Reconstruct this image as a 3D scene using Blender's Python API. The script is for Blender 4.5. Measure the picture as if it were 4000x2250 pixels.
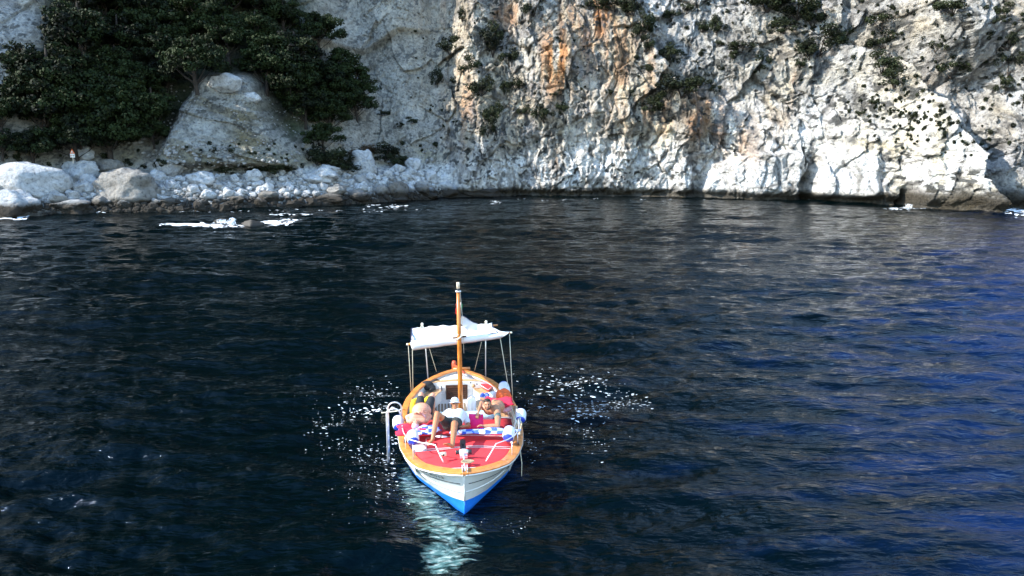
import bpy, math, random
import numpy as np
from mathutils import Vector, Matrix
from mathutils.bvhtree import BVHTree

random.seed(7); RNG = np.random.RandomState(11)
for o in list(bpy.data.objects): bpy.data.objects.remove(o)
scene = bpy.context.scene; COL = scene.collection
R = math.radians

# ------------------------------------------------------------------ camera, sky, sun, exposure
FPX = 2889.0; PITCH = R(11.0); CAMH = 7.5
cam = bpy.data.cameras.new('camera'); cam.lens = 26.0; cam.sensor_width = 36.0
cam.clip_start = .1; cam.clip_end = 8000
camo = bpy.data.objects.new('camera', cam); COL.objects.link(camo)
camo.location = (0, 0, CAMH); camo.rotation_euler = (R(90) - PITCH, 0, 0)
scene.camera = camo

SUN_AZ, SUN_EL = R(-101), R(36)          # azimuth clockwise from +Y
world = bpy.data.worlds.new('World'); scene.world = world; world.use_nodes = True
wn = world.node_tree; bg = wn.nodes['Background']
sky = wn.nodes.new('ShaderNodeTexSky'); sky.sky_type = 'NISHITA'; sky.sun_disc = False
sky.sun_elevation = SUN_EL; sky.sun_rotation = SUN_AZ % (2 * math.pi)
sky.air_density = 1.5; sky.dust_density = .2; sky.ozone_density = 4.0
wn.links.new(sky.outputs[0], bg.inputs[0]); bg.inputs[1].default_value = .15
sl = bpy.data.lights.new('sun', 'SUN'); sl.energy = 3.0; sl.angle = R(.5); sl.color = (1, .945, .84)
suno = bpy.data.objects.new('sun', sl); COL.objects.link(suno)
sdir = Vector((math.sin(SUN_AZ) * math.cos(SUN_EL), math.cos(SUN_AZ) * math.cos(SUN_EL), math.sin(SUN_EL)))
suno.rotation_euler = sdir.to_track_quat('Z', 'Y').to_euler()
vs = scene.view_settings; vs.view_transform = 'Standard'; vs.look = 'None'; vs.gamma = 1; vs.exposure = 1.85
vs.use_curve_mapping = False

# ------------------------------------------------------------------ helpers
CP, SP = math.cos(PITCH), math.sin(PITCH)
def ray(px, py):                        # direction of a photo pixel (4000 x 2250)
    u = (px - 2000) / FPX; v = (1125 - py) / FPX
    return Vector((u, CP + v * SP, -SP + v * CP))
def at_z(px, py, z):
    d = ray(px, py); t = (z - CAMH) / d.z
    return Vector((d.x * t, d.y * t, z))
def at_Y(px, py, Y):
    d = ray(px, py); t = Y / d.y
    return Vector((d.x * t, Y, CAMH + d.z * t))
def project(x, y, z):                   # numpy
    dz = z - CAMH
    dep = y * CP - dz * SP; up = y * SP + dz * CP
    return 2000 + x / dep * FPX, 1125 - up / dep * FPX

def sstep(a, b, x):
    t = np.clip((x - a) / (b - a), 0, 1); return t * t * (3 - 2 * t)

def hsh(ix, iy, iz, s=0):
    h = (ix * 374761393 + iy * 668265263 + iz * 2147483647 + s * 974634777) & 0xffffffff
    h = ((h ^ (h >> 13)) * 1274126177) & 0xffffffff
    h = ((h ^ (h >> 16)) * 2246822519) & 0xffffffff
    return ((h ^ (h >> 15)) & 0xffffff) / float(0xffffff)
def vnoise(x, y, z=None, s=0):          # value noise 0..1
    if z is None: z = np.zeros_like(x)
    fx, fy, fz = np.floor(x), np.floor(y), np.floor(z)
    ix, iy, iz = fx.astype(np.int64), fy.astype(np.int64), fz.astype(np.int64)
    u, v, w = x - fx, y - fy, z - fz
    u = u * u * (3 - 2 * u); v = v * v * (3 - 2 * v); w = w * w * (3 - 2 * w)
    r = 0
    for a in (0, 1):
        for b in (0, 1):
            for c in (0, 1):
                r = r + hsh(ix + a, iy + b, iz + c, s) * (u if a else 1 - u) * (v if b else 1 - v) * (w if c else 1 - w)
    return r
def fbm(x, y, z=None, o=4, s=0, g=.5):
    r = 0; a = 1; t = 0; f = 1.0
    if z is None: z = np.zeros_like(x)
    for i in range(o):
        r = r + a * vnoise(x * f + 17.3 * i, y * f + 5.1 * i, z * f, s + i); t += a; a *= g; f *= 2.03
    return r / t
def ridge(x, y, z=None, o=4, s=0):
    r = 0; a = 1; t = 0; f = 1.0
    if z is None: z = np.zeros_like(x)
    for i in range(o):
        r = r + a * (1 - np.abs(2 * vnoise(x * f + 3.3 * i, y * f + 7.1 * i, z * f, s + i) - 1)); t += a; a *= .5; f *= 2.1
    return r / t
def facets(x, z, s=0, tilt=.5, lift=.5):        # broken rock: cells with their own tilt and step, plus the gap between cells
    fx, fz = np.floor(x).astype(np.int64), np.floor(z).astype(np.int64)
    best = np.full(x.shape, 9.0); sec = np.full(x.shape, 9.0); val = np.zeros(x.shape)
    o = np.zeros_like(fx)
    for a in (-1, 0, 1):
        for b in (-1, 0, 1):
            cx, cz = fx + a, fz + b
            qx = cx + hsh(cx, cz, o, s); qz = cz + hsh(cx, cz, o, s + 1)
            d = (x - qx) ** 2 + (z - qz) ** 2
            v = lift * (hsh(cx, cz, o, s + 2) - .5) + tilt * ((hsh(cx, cz, o, s + 3) - .5) * (x - qx) + (hsh(cx, cz, o, s + 4) - .5) * (z - qz))
            m = d < best
            sec = np.where(m, best, np.minimum(sec, d)); val = np.where(m, v, val); best = np.where(m, d, best)
    return val, np.sqrt(sec) - np.sqrt(best)

def tag(o, label=None, cat=None, group=None, kind=None):
    if label: o['label'] = label
    if cat: o['category'] = cat
    if group: o['group'] = group
    if kind: o['kind'] = kind
    return o
def mesh_from(name, V, F, mat=None, smooth=False):
    me = bpy.data.meshes.new(name)
    if isinstance(V, np.ndarray) and isinstance(F, np.ndarray):
        n = len(V); k = F.shape[1]
        me.vertices.add(n); me.vertices.foreach_set('co', V.astype(np.float32).ravel())
        me.loops.add(F.size); me.loops.foreach_set('vertex_index', F.astype(np.int32).ravel())
        me.polygons.add(len(F)); me.polygons.foreach_set('loop_start', np.arange(0, F.size, k, dtype=np.int32))
        me.update(calc_edges=True)
    else:
        me.from_pydata([tuple(v) for v in V], [], F); me.update()
    if smooth: me.shade_smooth()
    if mat: me.materials.append(mat)
    return me
def link(name, me, parent=None, loc=None):
    o = bpy.data.objects.new(name, me); COL.objects.link(o)
    if parent: o.parent = parent
    if loc is not None: o.location = loc
    return o
def set_attr(me, name, rgb):
    a = me.color_attributes.new(name, 'FLOAT_COLOR', 'POINT')
    c = np.ones((len(rgb), 4), np.float32); c[:, :3] = rgb
    a.data.foreach_set('color', c.ravel())

class NT:
    def __init__(s, name):
        s.m = bpy.data.materials.new(name); s.m.use_nodes = True
        s.t = s.m.node_tree; s.b = s.t.nodes['Principled BSDF']
    def n(s, typ, **kw):
        d = s.t.nodes.new('ShaderNode' + typ)
        for k, v in kw.items():
            if k.startswith('i_'): d.inputs[k[2:].replace('_', ' ')].default_value = v
            else: setattr(d, k, v)
        return d
    def l(s, a, b): s.t.links.new(a, b)
    def bump(s, h, strength, dist):
        b = s.n('Bump'); b.inputs['Strength'].default_value = strength; b.inputs['Distance'].default_value = dist
        s.l(h, b.inputs['Height']); s.l(b.outputs[0], s.b.inputs['Normal']); return b
def ramp(nt, src, pts):
    r = nt.n('ValToRGB'); e = r.color_ramp.elements
    while len(e) < len(pts): e.new(.5)
    for i, (p, c) in enumerate(pts): e[i].position = p; e[i].color = (*c, 1) if len(c) == 3 else c
    nt.l(src, r.inputs[0]); return r.outputs[0]
def simple(name, col, rough=.5, metal=0, var=.12, scale=9, bump=0, coat=0, spec=.5):
    nt = NT(name); b = nt.b
    b.inputs['Roughness'].default_value = rough; b.inputs['Metallic'].default_value = metal
    b.inputs['Coat Weight'].default_value = coat; b.inputs['Specular IOR Level'].default_value = spec
    tc = nt.n('TexCoord'); no = nt.n('TexNoise'); no.inputs['Scale'].default_value = scale; no.inputs['Detail'].default_value = 5
    nt.l(tc.outputs['Object'], no.inputs['Vector'])
    lo = tuple(c * (1 - var) for c in col); hi = tuple(min(1, c * (1 + var)) for c in col)
    nt.l(ramp(nt, no.outputs['Fac'], [(.3, lo), (.7, hi)]), b.inputs['Base Color'])
    if bump: nt.bump(no.outputs['Fac'], bump, .01)
    return nt.m

# ------------------------------------------------------------------ terrain
SH = [(-900, 900), (-300, 868), (0, 850), (300, 836), (700, 828), (1000, 815), (1300, 802), (1600, 785), (1750, 770), (2000, 766), (2400, 768),
      (2800, 775), (3200, 788), (3500, 803), (3700, 818), (3860, 829), (4000, 832), (4500, 860)]
_p = [at_z(a, b, 0) for a, b in SH]
SHX = np.array([v.x for v in _p]); SHY = np.array([v.y for v in _p])
def shore(x): return np.interp(x, SHX, SHY)

EDGE_Y = [0, 60, 150, 190, 230, 400, 520, 600, 680, 760, 800, 835]
EDGE_X = [2900, 3060, 3250, 3400, 3545, 3700, 3790, 3865, 3835, 3890, 3925, 3945]
def terr_base(x, z, full=False):
    """depth Y of the shore terrain at lateral x and height z; also masks used for rock colour"""
    zz = np.maximum(z, 0)
    D = shore(x)
    cx = project(x, D, z * 0)[0]                     # where this column meets the water
    wR = sstep(1600, 1860, cx)                       # 0 beach side, 1 cliff side
    left = np.where(zz < 4.6, zz / 4.6 * 9.0, 9.0 + (zz - 4.6) * .62)
    right = np.where(zz < 9, zz * .16, 1.44 + (zz - 9) * .40)
    g = left * (1 - wR) + right * wR
    g = g - np.maximum(zz - 27, 0) * .10
    Y = D + g
    px, py = project(x, Y, z)
    # gully between beach slope and cliff
    gu = np.exp(-((px - (1450 + (py - 400) * .25)) / 120) ** 2) * sstep(1.5, 6, zz)
    Y = Y + 5.0 * gu
    # conglomerate mound
    mxl = np.interp(py, [290, 330, 420, 560, 660], [825, 805, 735, 670, 625]); mxr = np.interp(py, [290, 330, 450, 560, 660], [1000, 1030, 1075, 1150, 1200])
    m = sstep(-40, 45, px - mxl) * sstep(-35, 35, mxr - px) * sstep(270, 320, py) * (1 - sstep(630, 670, py))
    Y = Y - 3.2 * m - 1.2 * m * sstep(900, 1050, px)
    # small buttress right of the forest (grey triangle) and rock pinnacles
    m2 = np.exp(-((px - 1400) / 55) ** 2) * sstep(430, 520, py) * (1 - sstep(600, 640, py)); Y = Y - 2.0 * m2
    # far wall behind the right hand buttress
    ex = np.interp(py, EDGE_Y, EDGE_X)
    far = sstep(-8, 14, px - ex) * (.25 + .75 * sstep(40, 330, py))
    far = np.where(py > 835, sstep(-8, 14, px - 3945), far)
    Y = Y + far * 9.0 * np.where(px > 3300, 1, .5)
    # cleft with a leaning slab left of it
    ex2 = np.interp(py, [0, 180, 330, 480, 620], [2450, 2535, 2640, 2740, 2830])
    e2 = (1 - sstep(-10, 16, px - ex2)) * sstep(1960, 2150, px) * (1 - sstep(420, 560, py))
    Y = Y - 2.2 * e2
    # slab ledges
    e3 = sstep(-12, 12, px - 2010) * sstep(1500, 2010, px) * (1 - sstep(250, 330, py)) ; Y = Y - .9 * e3
    # overhung brown rocks top centre
    e4 = sstep(1120, 1250, px) * (1 - sstep(1620, 1720, px)) * (1 - sstep(-14, 14, py - np.interp(px, [1150, 1400, 1560, 1700], [150, 190, 120, 130]))); Y = Y - 1.6 * e4
    # vertical buttresses low on the cliff
    e5 = np.maximum(0, np.sin((px + py * .18) / 62.0 + 2 * np.sin(px / 210.0))) ** 2 * wR * (1 - sstep(7, 14, zz)); Y = Y - 1.1 * e5
    # big smooth slabs
    e6 = sstep(-14, 14, px - np.interp(py, [590, 640, 760], [2960, 2800, 2740])) * (1 - sstep(-12, 12, px - np.interp(py, [590, 760], [3130, 3115]))) * sstep(585, 605, py) * (1 - sstep(765, 790, py)); Y = Y - 1.5 * e6
    e7 = sstep(-14, 14, px - 3195) * (1 - sstep(-20, 25, px - 3420)) * sstep(560, 620, py) * (1 - sstep(760, 790, py)); Y = Y - 1.3 * e7
    # clefts (brown slot, grotto)
    c1 = (.55 + .6 * vnoise(x / .7, z / 1.4, s=66)) * np.exp(-((px - 3165 - (py - 680) * .15 - 22 * np.sin(py / 31.0)) / (18 + (py - 600) * .10).clip(12, 40)) ** 2) * sstep(590, 650, py) * wR; Y = Y + 2.6 * c1
    c2 = np.exp(-((px - 3545) / 26) ** 2) * sstep(715, 760, py); Y = Y + 3.6 * c2
    c3 = np.exp(-((px - np.interp(py, [400, 560, 760], [2660, 2700, 2745])) / 20) ** 2) * sstep(520, 600, py); Y = Y + 1.2 * c3
    # wave cut notch
    Y = Y + 1.3 * np.exp(-((zz - .35) / .55) ** 2) * wR
    if full: return Y, px, py, wR, cx, m, far, gu, (e6 + e7).clip(0, 1), c1 + c2, e2
    return Y

def build_terrain():
    xs = np.concatenate([np.linspace(-260, -86, 30)[:-1], np.linspace(-86, 86, 1500), np.linspace(86, 330, 40)[1:]])
    zs = np.concatenate([np.linspace(-1.2, 29, 275), 29 + np.cumsum(np.linspace(.4, 11.5, 56))])
    X, Z = np.meshgrid(xs, zs)
    Y, px, py, wR, cx, mound, far, gu, slab, cleft, lean = terr_base(X, Z, True)
    x, z = X, Z
    # broken rock displacement
    wx = x + .9 * (fbm(x / 5, z / 5, s=50, o=3) - .5) * 2; wz = z + .9 * (fbm(x / 5, z / 5, s=60, o=3) - .5) * 2
    crag = wR * (1 - .7 * slab)
    soft = 1 - wR
    d = 4.5 * (fbm(x / 22, z / 20, s=1, o=3) - .5) + 2.2 * (ridge(wx / 9, wz / 15, s=5, o=3) - .6) * (.6 + .4 * crag)
    f1, g1 = facets(wx / 4.2, wz / 6.5, 20, .9, 1.0); f2, g2 = facets(wx / 1.55, wz / 2.3, 30, .7, .8); f3, g3 = facets(wx / .62, wz / .85, 40, .6, .8)
    up = (.5 + .4 * sstep(1100, 1200, px)) * sstep(5, 8, Z) * (1 - .5 * mound); crag2 = np.maximum(crag, up)
    d += f1 * 1.5 * (.3 + .7 * crag2) + f2 * .75 * (.35 + .65 * crag2) + f3 * .42 * (.5 + .5 * crag2)
    cr1 = np.exp(-(g1 / .05) ** 2) * (vnoise(x / 3, z / 3, s=70) > .45); cr2 = np.exp(-(g2 / .07) ** 2) * (vnoise(x / 2, z / 2, s=71) > .5)
    d -= (.35 * cr1 + .2 * cr2) * (.2 + .8 * wR)
    fl = ridge(wx / 1.3, wz / 6.0, s=80, o=4); d += .5 * (fl - .65) * (.15 + .85 * crag2) * (.5 + vnoise(x / 8, z / 8, s=81))
    sm = fbm(x / .55, z / .75, s=90, o=3); pits = np.clip((fbm(wx / .8, wz / 1.3, s=95, o=3) - .60) * 7, 0, 1)
    d += .42 * (sm - .5) * (.6 + .4 * crag) - .28 * pits * crag2 + .3 * (ridge(wx / .9, wz / 2.6, s=97, o=3) - .6) * crag2
    lay = np.sin((z * 1.0 + x * .28 + 1.2 * fbm(x / 6, z / 6, s=93)) * 3.1); lay2 = facets((x * .9 + z * .25) / 5.0, (z + x * .28) / 1.1, 130, .5, 1.0)[0]; d += mound * (.12 * lay + 1.1 * lay2)
    keep = sstep(-.4, .6, Z) * .75 + .25
    keep = np.where(wR > .5, keep, keep * .6)
    hill = sstep(28, 40, Z)
    d = d * keep + hill * 5 * (fbm(x / 14, z / 12, s=120, o=4) - .5) * 2
    Yd = Y - d
    Xd = X + .35 * (fbm(x / 1.7, z / 1.7, s=100, o=3) - .5) * 2 * keep; Zd = Z + .35 * (fbm(x / 1.7, z / 1.7, s=110, o=3) - .5) * 2 * keep * sstep(.5, 3, Z)
    # unseen mountain skyline, shaped for the sea's reflections: high left and centre, low right
    top = np.interp(X, [-260, -120, -40, 2, 13, 24, 36, 90, 330], [240, 320, 340, 280, 120, 42, 28.3, 27.0, 24])
    over = Z > top
    Zd = np.where(over, top + .02 * (Z - top), Zd); Yd = np.where(over, Yd + (Z - top) * 1.5, Yd)

    # ---- rock colour
    n1 = fbm(x / 9, z / 9, s=200, o=4); n2 = fbm(x / 2.2, z / 3.0, s=210, o=4); n3 = fbm(x / .5, z / .5, s=220, o=3); nv = fbm(x / .9, z / 7, s=230, o=4)
    def mixc(c, new, w): w = np.clip(w, 0, 1)[..., None]; return c * (1 - w) + np.array(new) * w
    c = np.ones(X.shape + (3,)) * np.array((.62, .575, .50))
    c = mixc(c, (.30, .285, .275), sstep(.49, .64, n2))
    c = mixc(c, (.62, .61, .59), sstep(.52, .66, n1) * .8)
    c = mixc(c, (.56, .45, .30), sstep(.50, .62, fbm(x / 4, z / 7, s=260, o=4)) * .55 * wR)
    c = mixc(c, (.42, .35, .25), sstep(1080, 1180, px) * (1 - sstep(1650, 1800, px)) * (1 - sstep(380, 560, py)) * sstep(.40, .56, fbm(x / 3, z / 3, s=262, o=4)) * .7)
    # pale wave-washed lower cliff
    lowpx = np.interp(px, [1600, 1900, 2100, 2500, 2900, 3300, 3700, 3950], [640, 590, 560, 500, 480, 430, 300, 420])
    low = sstep(-60, 110, py - lowpx) * wR * (1 - far)
    c = mixc(c, (.84, .81, .77), low * (.70 + .5 * sstep(.35, .6, n2)))
    # right buttress creamy
    but = sstep(3250, 3420, px) * (1 - far) * sstep(180, 260, py)
    c = mixc(c, (.80, .73, .60), but * sstep(.42, .58, nv) * .85)
    # slabs
    c = mixc(c, (.84, .82, .79), slab * .95)
    # orange and rust stains, streaked downwards
    def blob(ax, ay, rx, ry): return np.exp(-(((px - ax) / rx) ** 2 + ((py - ay) / ry) ** 2))
    org = blob(2170, 260, 75, 140) + .9 * blob(2330, 90, 120, 110) + .5 * blob(2450, 300, 120, 130) + .5 * blob(1990, 60, 70, 60) + .5 * blob(2620, 480, 200, 90) + .55 * blob(2750, 470, 60, 110) \
        + .5 * blob(1790, 420, 60, 150) + .6 * blob(1650, 60, 150, 80) + .8 * blob(3110, 370, 22, 70) + .4 * blob(2900, 560, 80, 90) + .45 * blob(3060, 480, 45, 60) + .5 * blob(2180, 610, 30, 60)
    c = mixc(c, (.60, .40, .23), org * sstep(.34, .54, nv) * 1.1)
    c = mixc(c, (.48, .20, .075), org * sstep(.50, .62, nv) * .85)
    cre = blob(3090, 330, 50, 110) + blob(2440, 330, 90, 60) + blob(3440, 560, 200, 60) + blob(3600, 330, 80, 120) + .6 * blob(2600, 520, 300, 70)
    c = mixc(c, (.66, .56, .38), cre * sstep(.42, .6, n2) * .8)
    # brown overhangs and upper cliff weathering
    brn = (1 - sstep(230, 420, py)) * sstep(1100, 1200, px) * (1 - sstep(1700, 1850, px))
    c = mixc(c, (.46, .39, .29), brn * .75 * sstep(.3, .55, n2))
    upr = sstep(2450, 2750, px) * (1 - sstep(220, 430, py)) * (1 - far)
    c = mixc(c, (.34, .32, .29), upr * sstep(.38, .56, n2) * .75)
    c = mixc(c, (.42, .42, .43), far * .6 * sstep(.2, .6, n2))
    c = mixc(c, (.20, .15, .09), cleft * .8)
    # gully and slopes under the trees
    c = mixc(c, (.40, .39, .365), gu * .6)
    ls = (1 - wR) * (1 - mound)
    c = mixc(c, (.25, .24, .21), ls * sstep(4.5, 6, Z) * (.45 + .5 * n1) * (1 - .85 * (1 - sstep(150, 210, px)) * (1 - sstep(330, 420, py))))
    c = mixc(c, (.40, .40, .375), mound * .95)
    c = mixc(c, (.23, .195, .12), mound * (blob(990, 520, 70, 60) + .8 * blob(1050, 560, 90, 25) + .7 * sstep(.56, .64, fbm(x / 4, (z + x * .25) / 1.2, s=241, o=3))) * .9)
    c = mixc(c, (.50, .49, .46), (ls * sstep(.2, 1, Z) * (1 - sstep(4.3, 5.2, Z))) * .8)
    c = mixc(c, (.21, .19, .13), (1 - wR) * sstep(4.2, 5, Z) * (1 - sstep(6, 7.5, Z)) * .8 * sstep(.35, .6, n2))
    # speckle: lichen pits and tiny cushions
    spk = sstep(.56, .64, n3) * sstep(.36, .55, fbm(x / 3, z / 3, s=250, o=2)) * (.75 + .25 * wR)
    c = mixc(c, (.07, .07, .065), np.clip(spk * 1.1, 0, 1) * (1 - .7 * slab))
    c = mixc(c, (.12, .11, .09), np.clip(.5 * cr1 + .6 * cr2, 0, 1) * .5 * (vnoise(x / 1.3, z / 1.3, s=77) > .4))
    c = mixc(c, (.085, .08, .075), pits * wR * .75 * (1 - .6 * slab))
    # dark forest soil with tree shade put in its colour, and the mountain above
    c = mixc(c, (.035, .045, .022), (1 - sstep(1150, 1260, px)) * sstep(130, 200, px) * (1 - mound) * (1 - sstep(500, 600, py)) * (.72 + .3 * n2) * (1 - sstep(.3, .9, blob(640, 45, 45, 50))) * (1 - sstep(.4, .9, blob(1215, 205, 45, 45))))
    c = mixc(c, (.008, .010, .007), hill)
    # long steep cracks and water streaks
    lc = np.zeros_like(x)
    for q, (sx_, sz_, wd) in enumerate(((6, 16, .010), (3, 9, .012), (14, 9, .006))):
        nn = fbm(wx / sx_ + .25 * wz / sx_, wz / sz_, s=400 + 10 * q, o=3); lc = np.maximum(lc, np.exp(-((nn - .5) / wd) ** 2) * sstep(.42, .55, vnoise(x / 4, z / 4, s=430 + q)))
    c = mixc(c, (.10, .095, .085), lc * (.5 + .5 * wR) * .75); d = d * 1.0
    st = sstep(.52, .66, fbm(x / .7, z / 9, s=440, o=3)) * sstep(.4, .6, n1)
    c = mixc(c, (.22, .21, .205), st * wR * .45 * (1 - .6 * slab))
    c = c * (1 + .45 * ((1 - wR) * sstep(1080, 1200, px) + .5 * gu * wR)[..., None])  # gully-side rock lightened in its colour to offset the shade there
    # tide line
    wet = 1 - sstep(.55, 1.7, Z + .9 * (n2 - .5) + (1 - wR) * .4 - .9 * sstep(3300, 3600, px))
    c = mixc(c, (.055, .045, .03), wet * .93)
    c = np.clip(c * (.62 + .76 * sstep(.25, .75, n3 * .5 + n2 * .5)[..., None]), .008, .82)

    V = np.stack([Xd, Yd, Zd], -1).reshape(-1, 3)
    h, w = X.shape
    i = np.arange(h * w).reshape(h, w)
    F = np.stack([i[:-1, :-1], i[:-1, 1:], i[1:, 1:], i[1:, :-1]], -1).reshape(-1, 4)
    me = mesh_from('cliff', V, F); set_attr(me, 'rock', c.reshape(-1, 3))
    # coarse copy for ray casting
    s = 3; Vs = V.reshape(h, w, 3)[:280:s, ::s]; hh, ww = Vs.shape[:2]; j = np.arange(hh * ww).reshape(hh, ww)
    Fs = np.stack([j[:-1, :-1], j[:-1, 1:], j[1:, 1:], j[1:, :-1]], -1).reshape(-1, 4)
    bvh = BVHTree.FromPolygons([Vector(v) for v in Vs.reshape(-1, 3).tolist()], Fs.tolist())
    return me, bvh

nt = NT('cliff_rock'); b = nt.b; b.inputs['Roughness'].default_value = .9; b.inputs['Specular IOR Level'].default_value = .2
at = nt.n('Attribute', attribute_name='rock'); ge = nt.n('NewGeometry')
n1 = nt.n('TexNoise'); n1.inputs['Scale'].default_value = 2.6; n1.inputs['Detail'].default_value = 8; n1.inputs['Roughness'].default_value = .68
n2 = nt.n('TexNoise'); n2.inputs['Scale'].default_value = 9; n2.inputs['Detail'].default_value = 4
vo = nt.n('TexVoronoi'); vo.inputs['Scale'].default_value = 1.7
for q in (n1, n2, vo): nt.l(ge.outputs['Position'], q.inputs['Vector'])
r1 = ramp(nt, n1.outputs['Fac'], [(.34, (.30, .30, .32)), (.45, (.9, .9, .9)), (.6, (1.2, 1.19, 1.17))])
mx = nt.n('Mix', data_type='RGBA', blend_type='MULTIPLY'); mx.inputs[0].default_value = 1
nt.l(at.outputs['Color'], mx.inputs[6]); nt.l(r1, mx.inputs[7])
nt.l(mx.outputs[2], b.inputs['Base Color'])
ad = nt.n('Math', operation='ADD'); nt.l(n1.outputs['Fac'], ad.inputs[0])
mu = nt.n('Math', operation='MULTIPLY'); mu.inputs[1].default_value = .35; nt.l(n2.outputs['Fac'], mu.inputs[0]); nt.l(mu.outputs[0], ad.inputs[1])
nt.bump(ad.outputs[0], 1.0, .8)
M_CLIFF = nt.m
cliff_me, BVH = build_terrain(); cliff_me.materials.append(M_CLIFF)
cliff = link('cliff', cliff_me); tag(cliff, 'pale limestone sea cliff with orange stains and scree slope', kind='structure')
def hit(px, py):
    d = ray(px, py).normalized()
    r = BVH.ray_cast(Vector((0, 0, CAMH)), d)
    return r[0] if r[0] is not None else at_Y(px, py, 100)
def surf_down(x, y):
    r = BVH.ray_cast(Vector((x, y, 60)), Vector((0, 0, -1)))
    return r[0].z if r[0] is not None else 0

# ------------------------------------------------------------------ sea
WV = []
rw = random.Random(5)
for i in range(72):
    lam = .38 * (13 / .38) ** (i / 71.0) * rw.uniform(.9, 1.1)
    th = R(-96) + rw.gauss(0, .62 if lam < 5 else .4)
    slope = .042 if lam < 1 else (.044 if lam < 2.6 else (.019 if lam < 7 else .011))
    k = 2 * math.pi / lam
    WV.append((k * math.cos(th), k * math.sin(th), slope / k, rw.uniform(0, 6.28), lam))
def wave(x, y, cell=None):
    z = np.zeros_like(x)
    amp = .55 + .9 * vnoise(x / 9.0, y / 9.0, s=300)
    for kx, ky, a, ph, lam in WV:
        w = 1.0 if cell is None else np.clip((lam / cell - 2.5) / 2.5, 0, 1)
        p = kx * x + ky * y + ph
        z = z + a * w * (np.sin(p) + .18 * np.cos(2 * p))
    return z * amp
def build_sea():
    u = np.concatenate([[-60, -12, -4, -2, -1.4], np.linspace(-1.12, 1.12, 760), [1.4, 2, 4, 12, 60]])
    yv = np.concatenate([[-2500, -600, -150, -40, -10, 0, 3, 5], 7 * (150 / 7.0) ** (np.linspace(0, 1, 720)), [200, 400, 1000, 3500]])
    U, Yy = np.meshgrid(u, yv)
    X = U * (np.maximum(Yy, 5) + 5) * .80
    cell = np.maximum((np.maximum(Yy, 5) + 5) * .80 * 2.24 / 760, np.gradient(yv)[:, None] * np.ones_like(X))
    cell = np.where(np.abs(U) > 1.15, 50, cell)
    Z = wave(X, Yy, cell)
    V = np.stack([X, Yy, Z], -1).reshape(-1, 3); h, w = X.shape; i = np.arange(h * w).reshape(h, w)
    F = np.stack([i[:-1, :-1], i[:-1, 1:], i[1:, 1:], i[1:, :-1]], -1).reshape(-1, 4)
    return mesh_from('sea', V, F, smooth=True)
nt = NT('sea_water'); b = nt.b
b.inputs['Base Color'].default_value = (.0002, .0020, .0024, 1); b.inputs['Roughness'].default_value = .06; b.inputs['IOR'].default_value = 1.33; b.inputs['Specular IOR Level'].default_value = .16; b.inputs['Specular Tint'].default_value = (.30, .55, 1, 1)
ge = nt.n('NewGeometry')
mp = nt.n('Mapping'); mp.inputs['Scale'].default_value = (.7, 1.3, 1); nt.l(ge.outputs['Position'], mp.inputs['Vector'])
w1 = nt.n('TexNoise'); w1.inputs['Scale'].default_value = 3.0; w1.inputs['Detail'].default_value = 5; w1.inputs['Roughness'].default_value = .55; w1.inputs['Distortion'].default_value = .4
w2 = nt.n('TexNoise'); w2.inputs['Scale'].default_value = 1.0; w2.inputs['Detail'].default_value = 3
for q in (w1, w2): nt.l(mp.outputs[0], q.inputs['Vector'])
mp2 = nt.n('Mapping'); mp2.inputs['Scale'].default_value = (.45, 1.5, 1); mp2.inputs['Rotation'].default_value = (0, 0, .12); nt.l(ge.outputs['Position'], mp2.inputs['Vector'])
w3 = nt.n('TexNoise'); w3.inputs['Scale'].default_value = .9; w3.inputs['Detail'].default_value = 4; w3.inputs['Roughness'].default_value = .6; nt.l(mp2.outputs[0], w3.inputs['Vector'])
c3 = nt.n('Math', operation='MULTIPLY_ADD'); nt.l(w3.outputs['Fac'], c3.inputs[0]); c3.inputs[1].default_value = 1.6; nt.l(w2.outputs['Fac'], c3.inputs[2])
cb = nt.n('Math', operation='MULTIPLY_ADD'); nt.l(w1.outputs['Fac'], cb.inputs[0]); cb.inputs[1].default_value = .5; nt.l(c3.outputs[0], cb.inputs[2])
nt.bump(cb.outputs[0], .9, .16)
# sky reflection painted as bluer base colour towards the open side of the bay
sx = nt.n('SeparateXYZ'); nt.l(ge.outputs['Position'], sx.inputs[0])
def mth(op, a, b_): 
    q = nt.n('Math', operation=op)
    for k, v in enumerate((a, b_)):
        if isinstance(v, (int, float)): q.inputs[k].default_value = v
        else: nt.l(v, q.inputs[k])
    return q.outputs[0]
y2 = mth('MULTIPLY', mth('MULTIPLY', sx.outputs[1], sx.outputs[1]), .0055)
xe = mth('ADD', mth('ADD', mth('MULTIPLY', sx.outputs[1], .12), 2.0), y2)
wd = mth('ADD', mth('MULTIPLY', sx.outputs[1], .22), 6.0)
big = nt.n('TexNoise'); big.inputs['Scale'].default_value = .55; big.inputs['Detail'].default_value = 8; big.inputs['Roughness'].default_value = .65; nt.l(mp2.outputs[0], big.inputs['Vector'])
tt_ = mth('ADD', mth('DIVIDE', mth('SUBTRACT', sx.outputs[0], xe), wd), mth('MULTIPLY', mth('SUBTRACT', big.outputs['Fac'], .5), 3.4))
nt.l(ramp(nt, tt_, [(0, (.0002, .0020, .0024)), (.35, (.0006, .0040, .012)), (1.0, (.0016, .010, .046))]), b.inputs['Base Color'])
M_SEA = nt.m
sea_me = build_sea(); sea_me.materials.append(M_SEA)
sea = link('sea', sea_me); tag(sea, 'dark blue-green sea with small wind waves', kind='structure')
# sea bed so the water sheet has something beneath it

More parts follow.
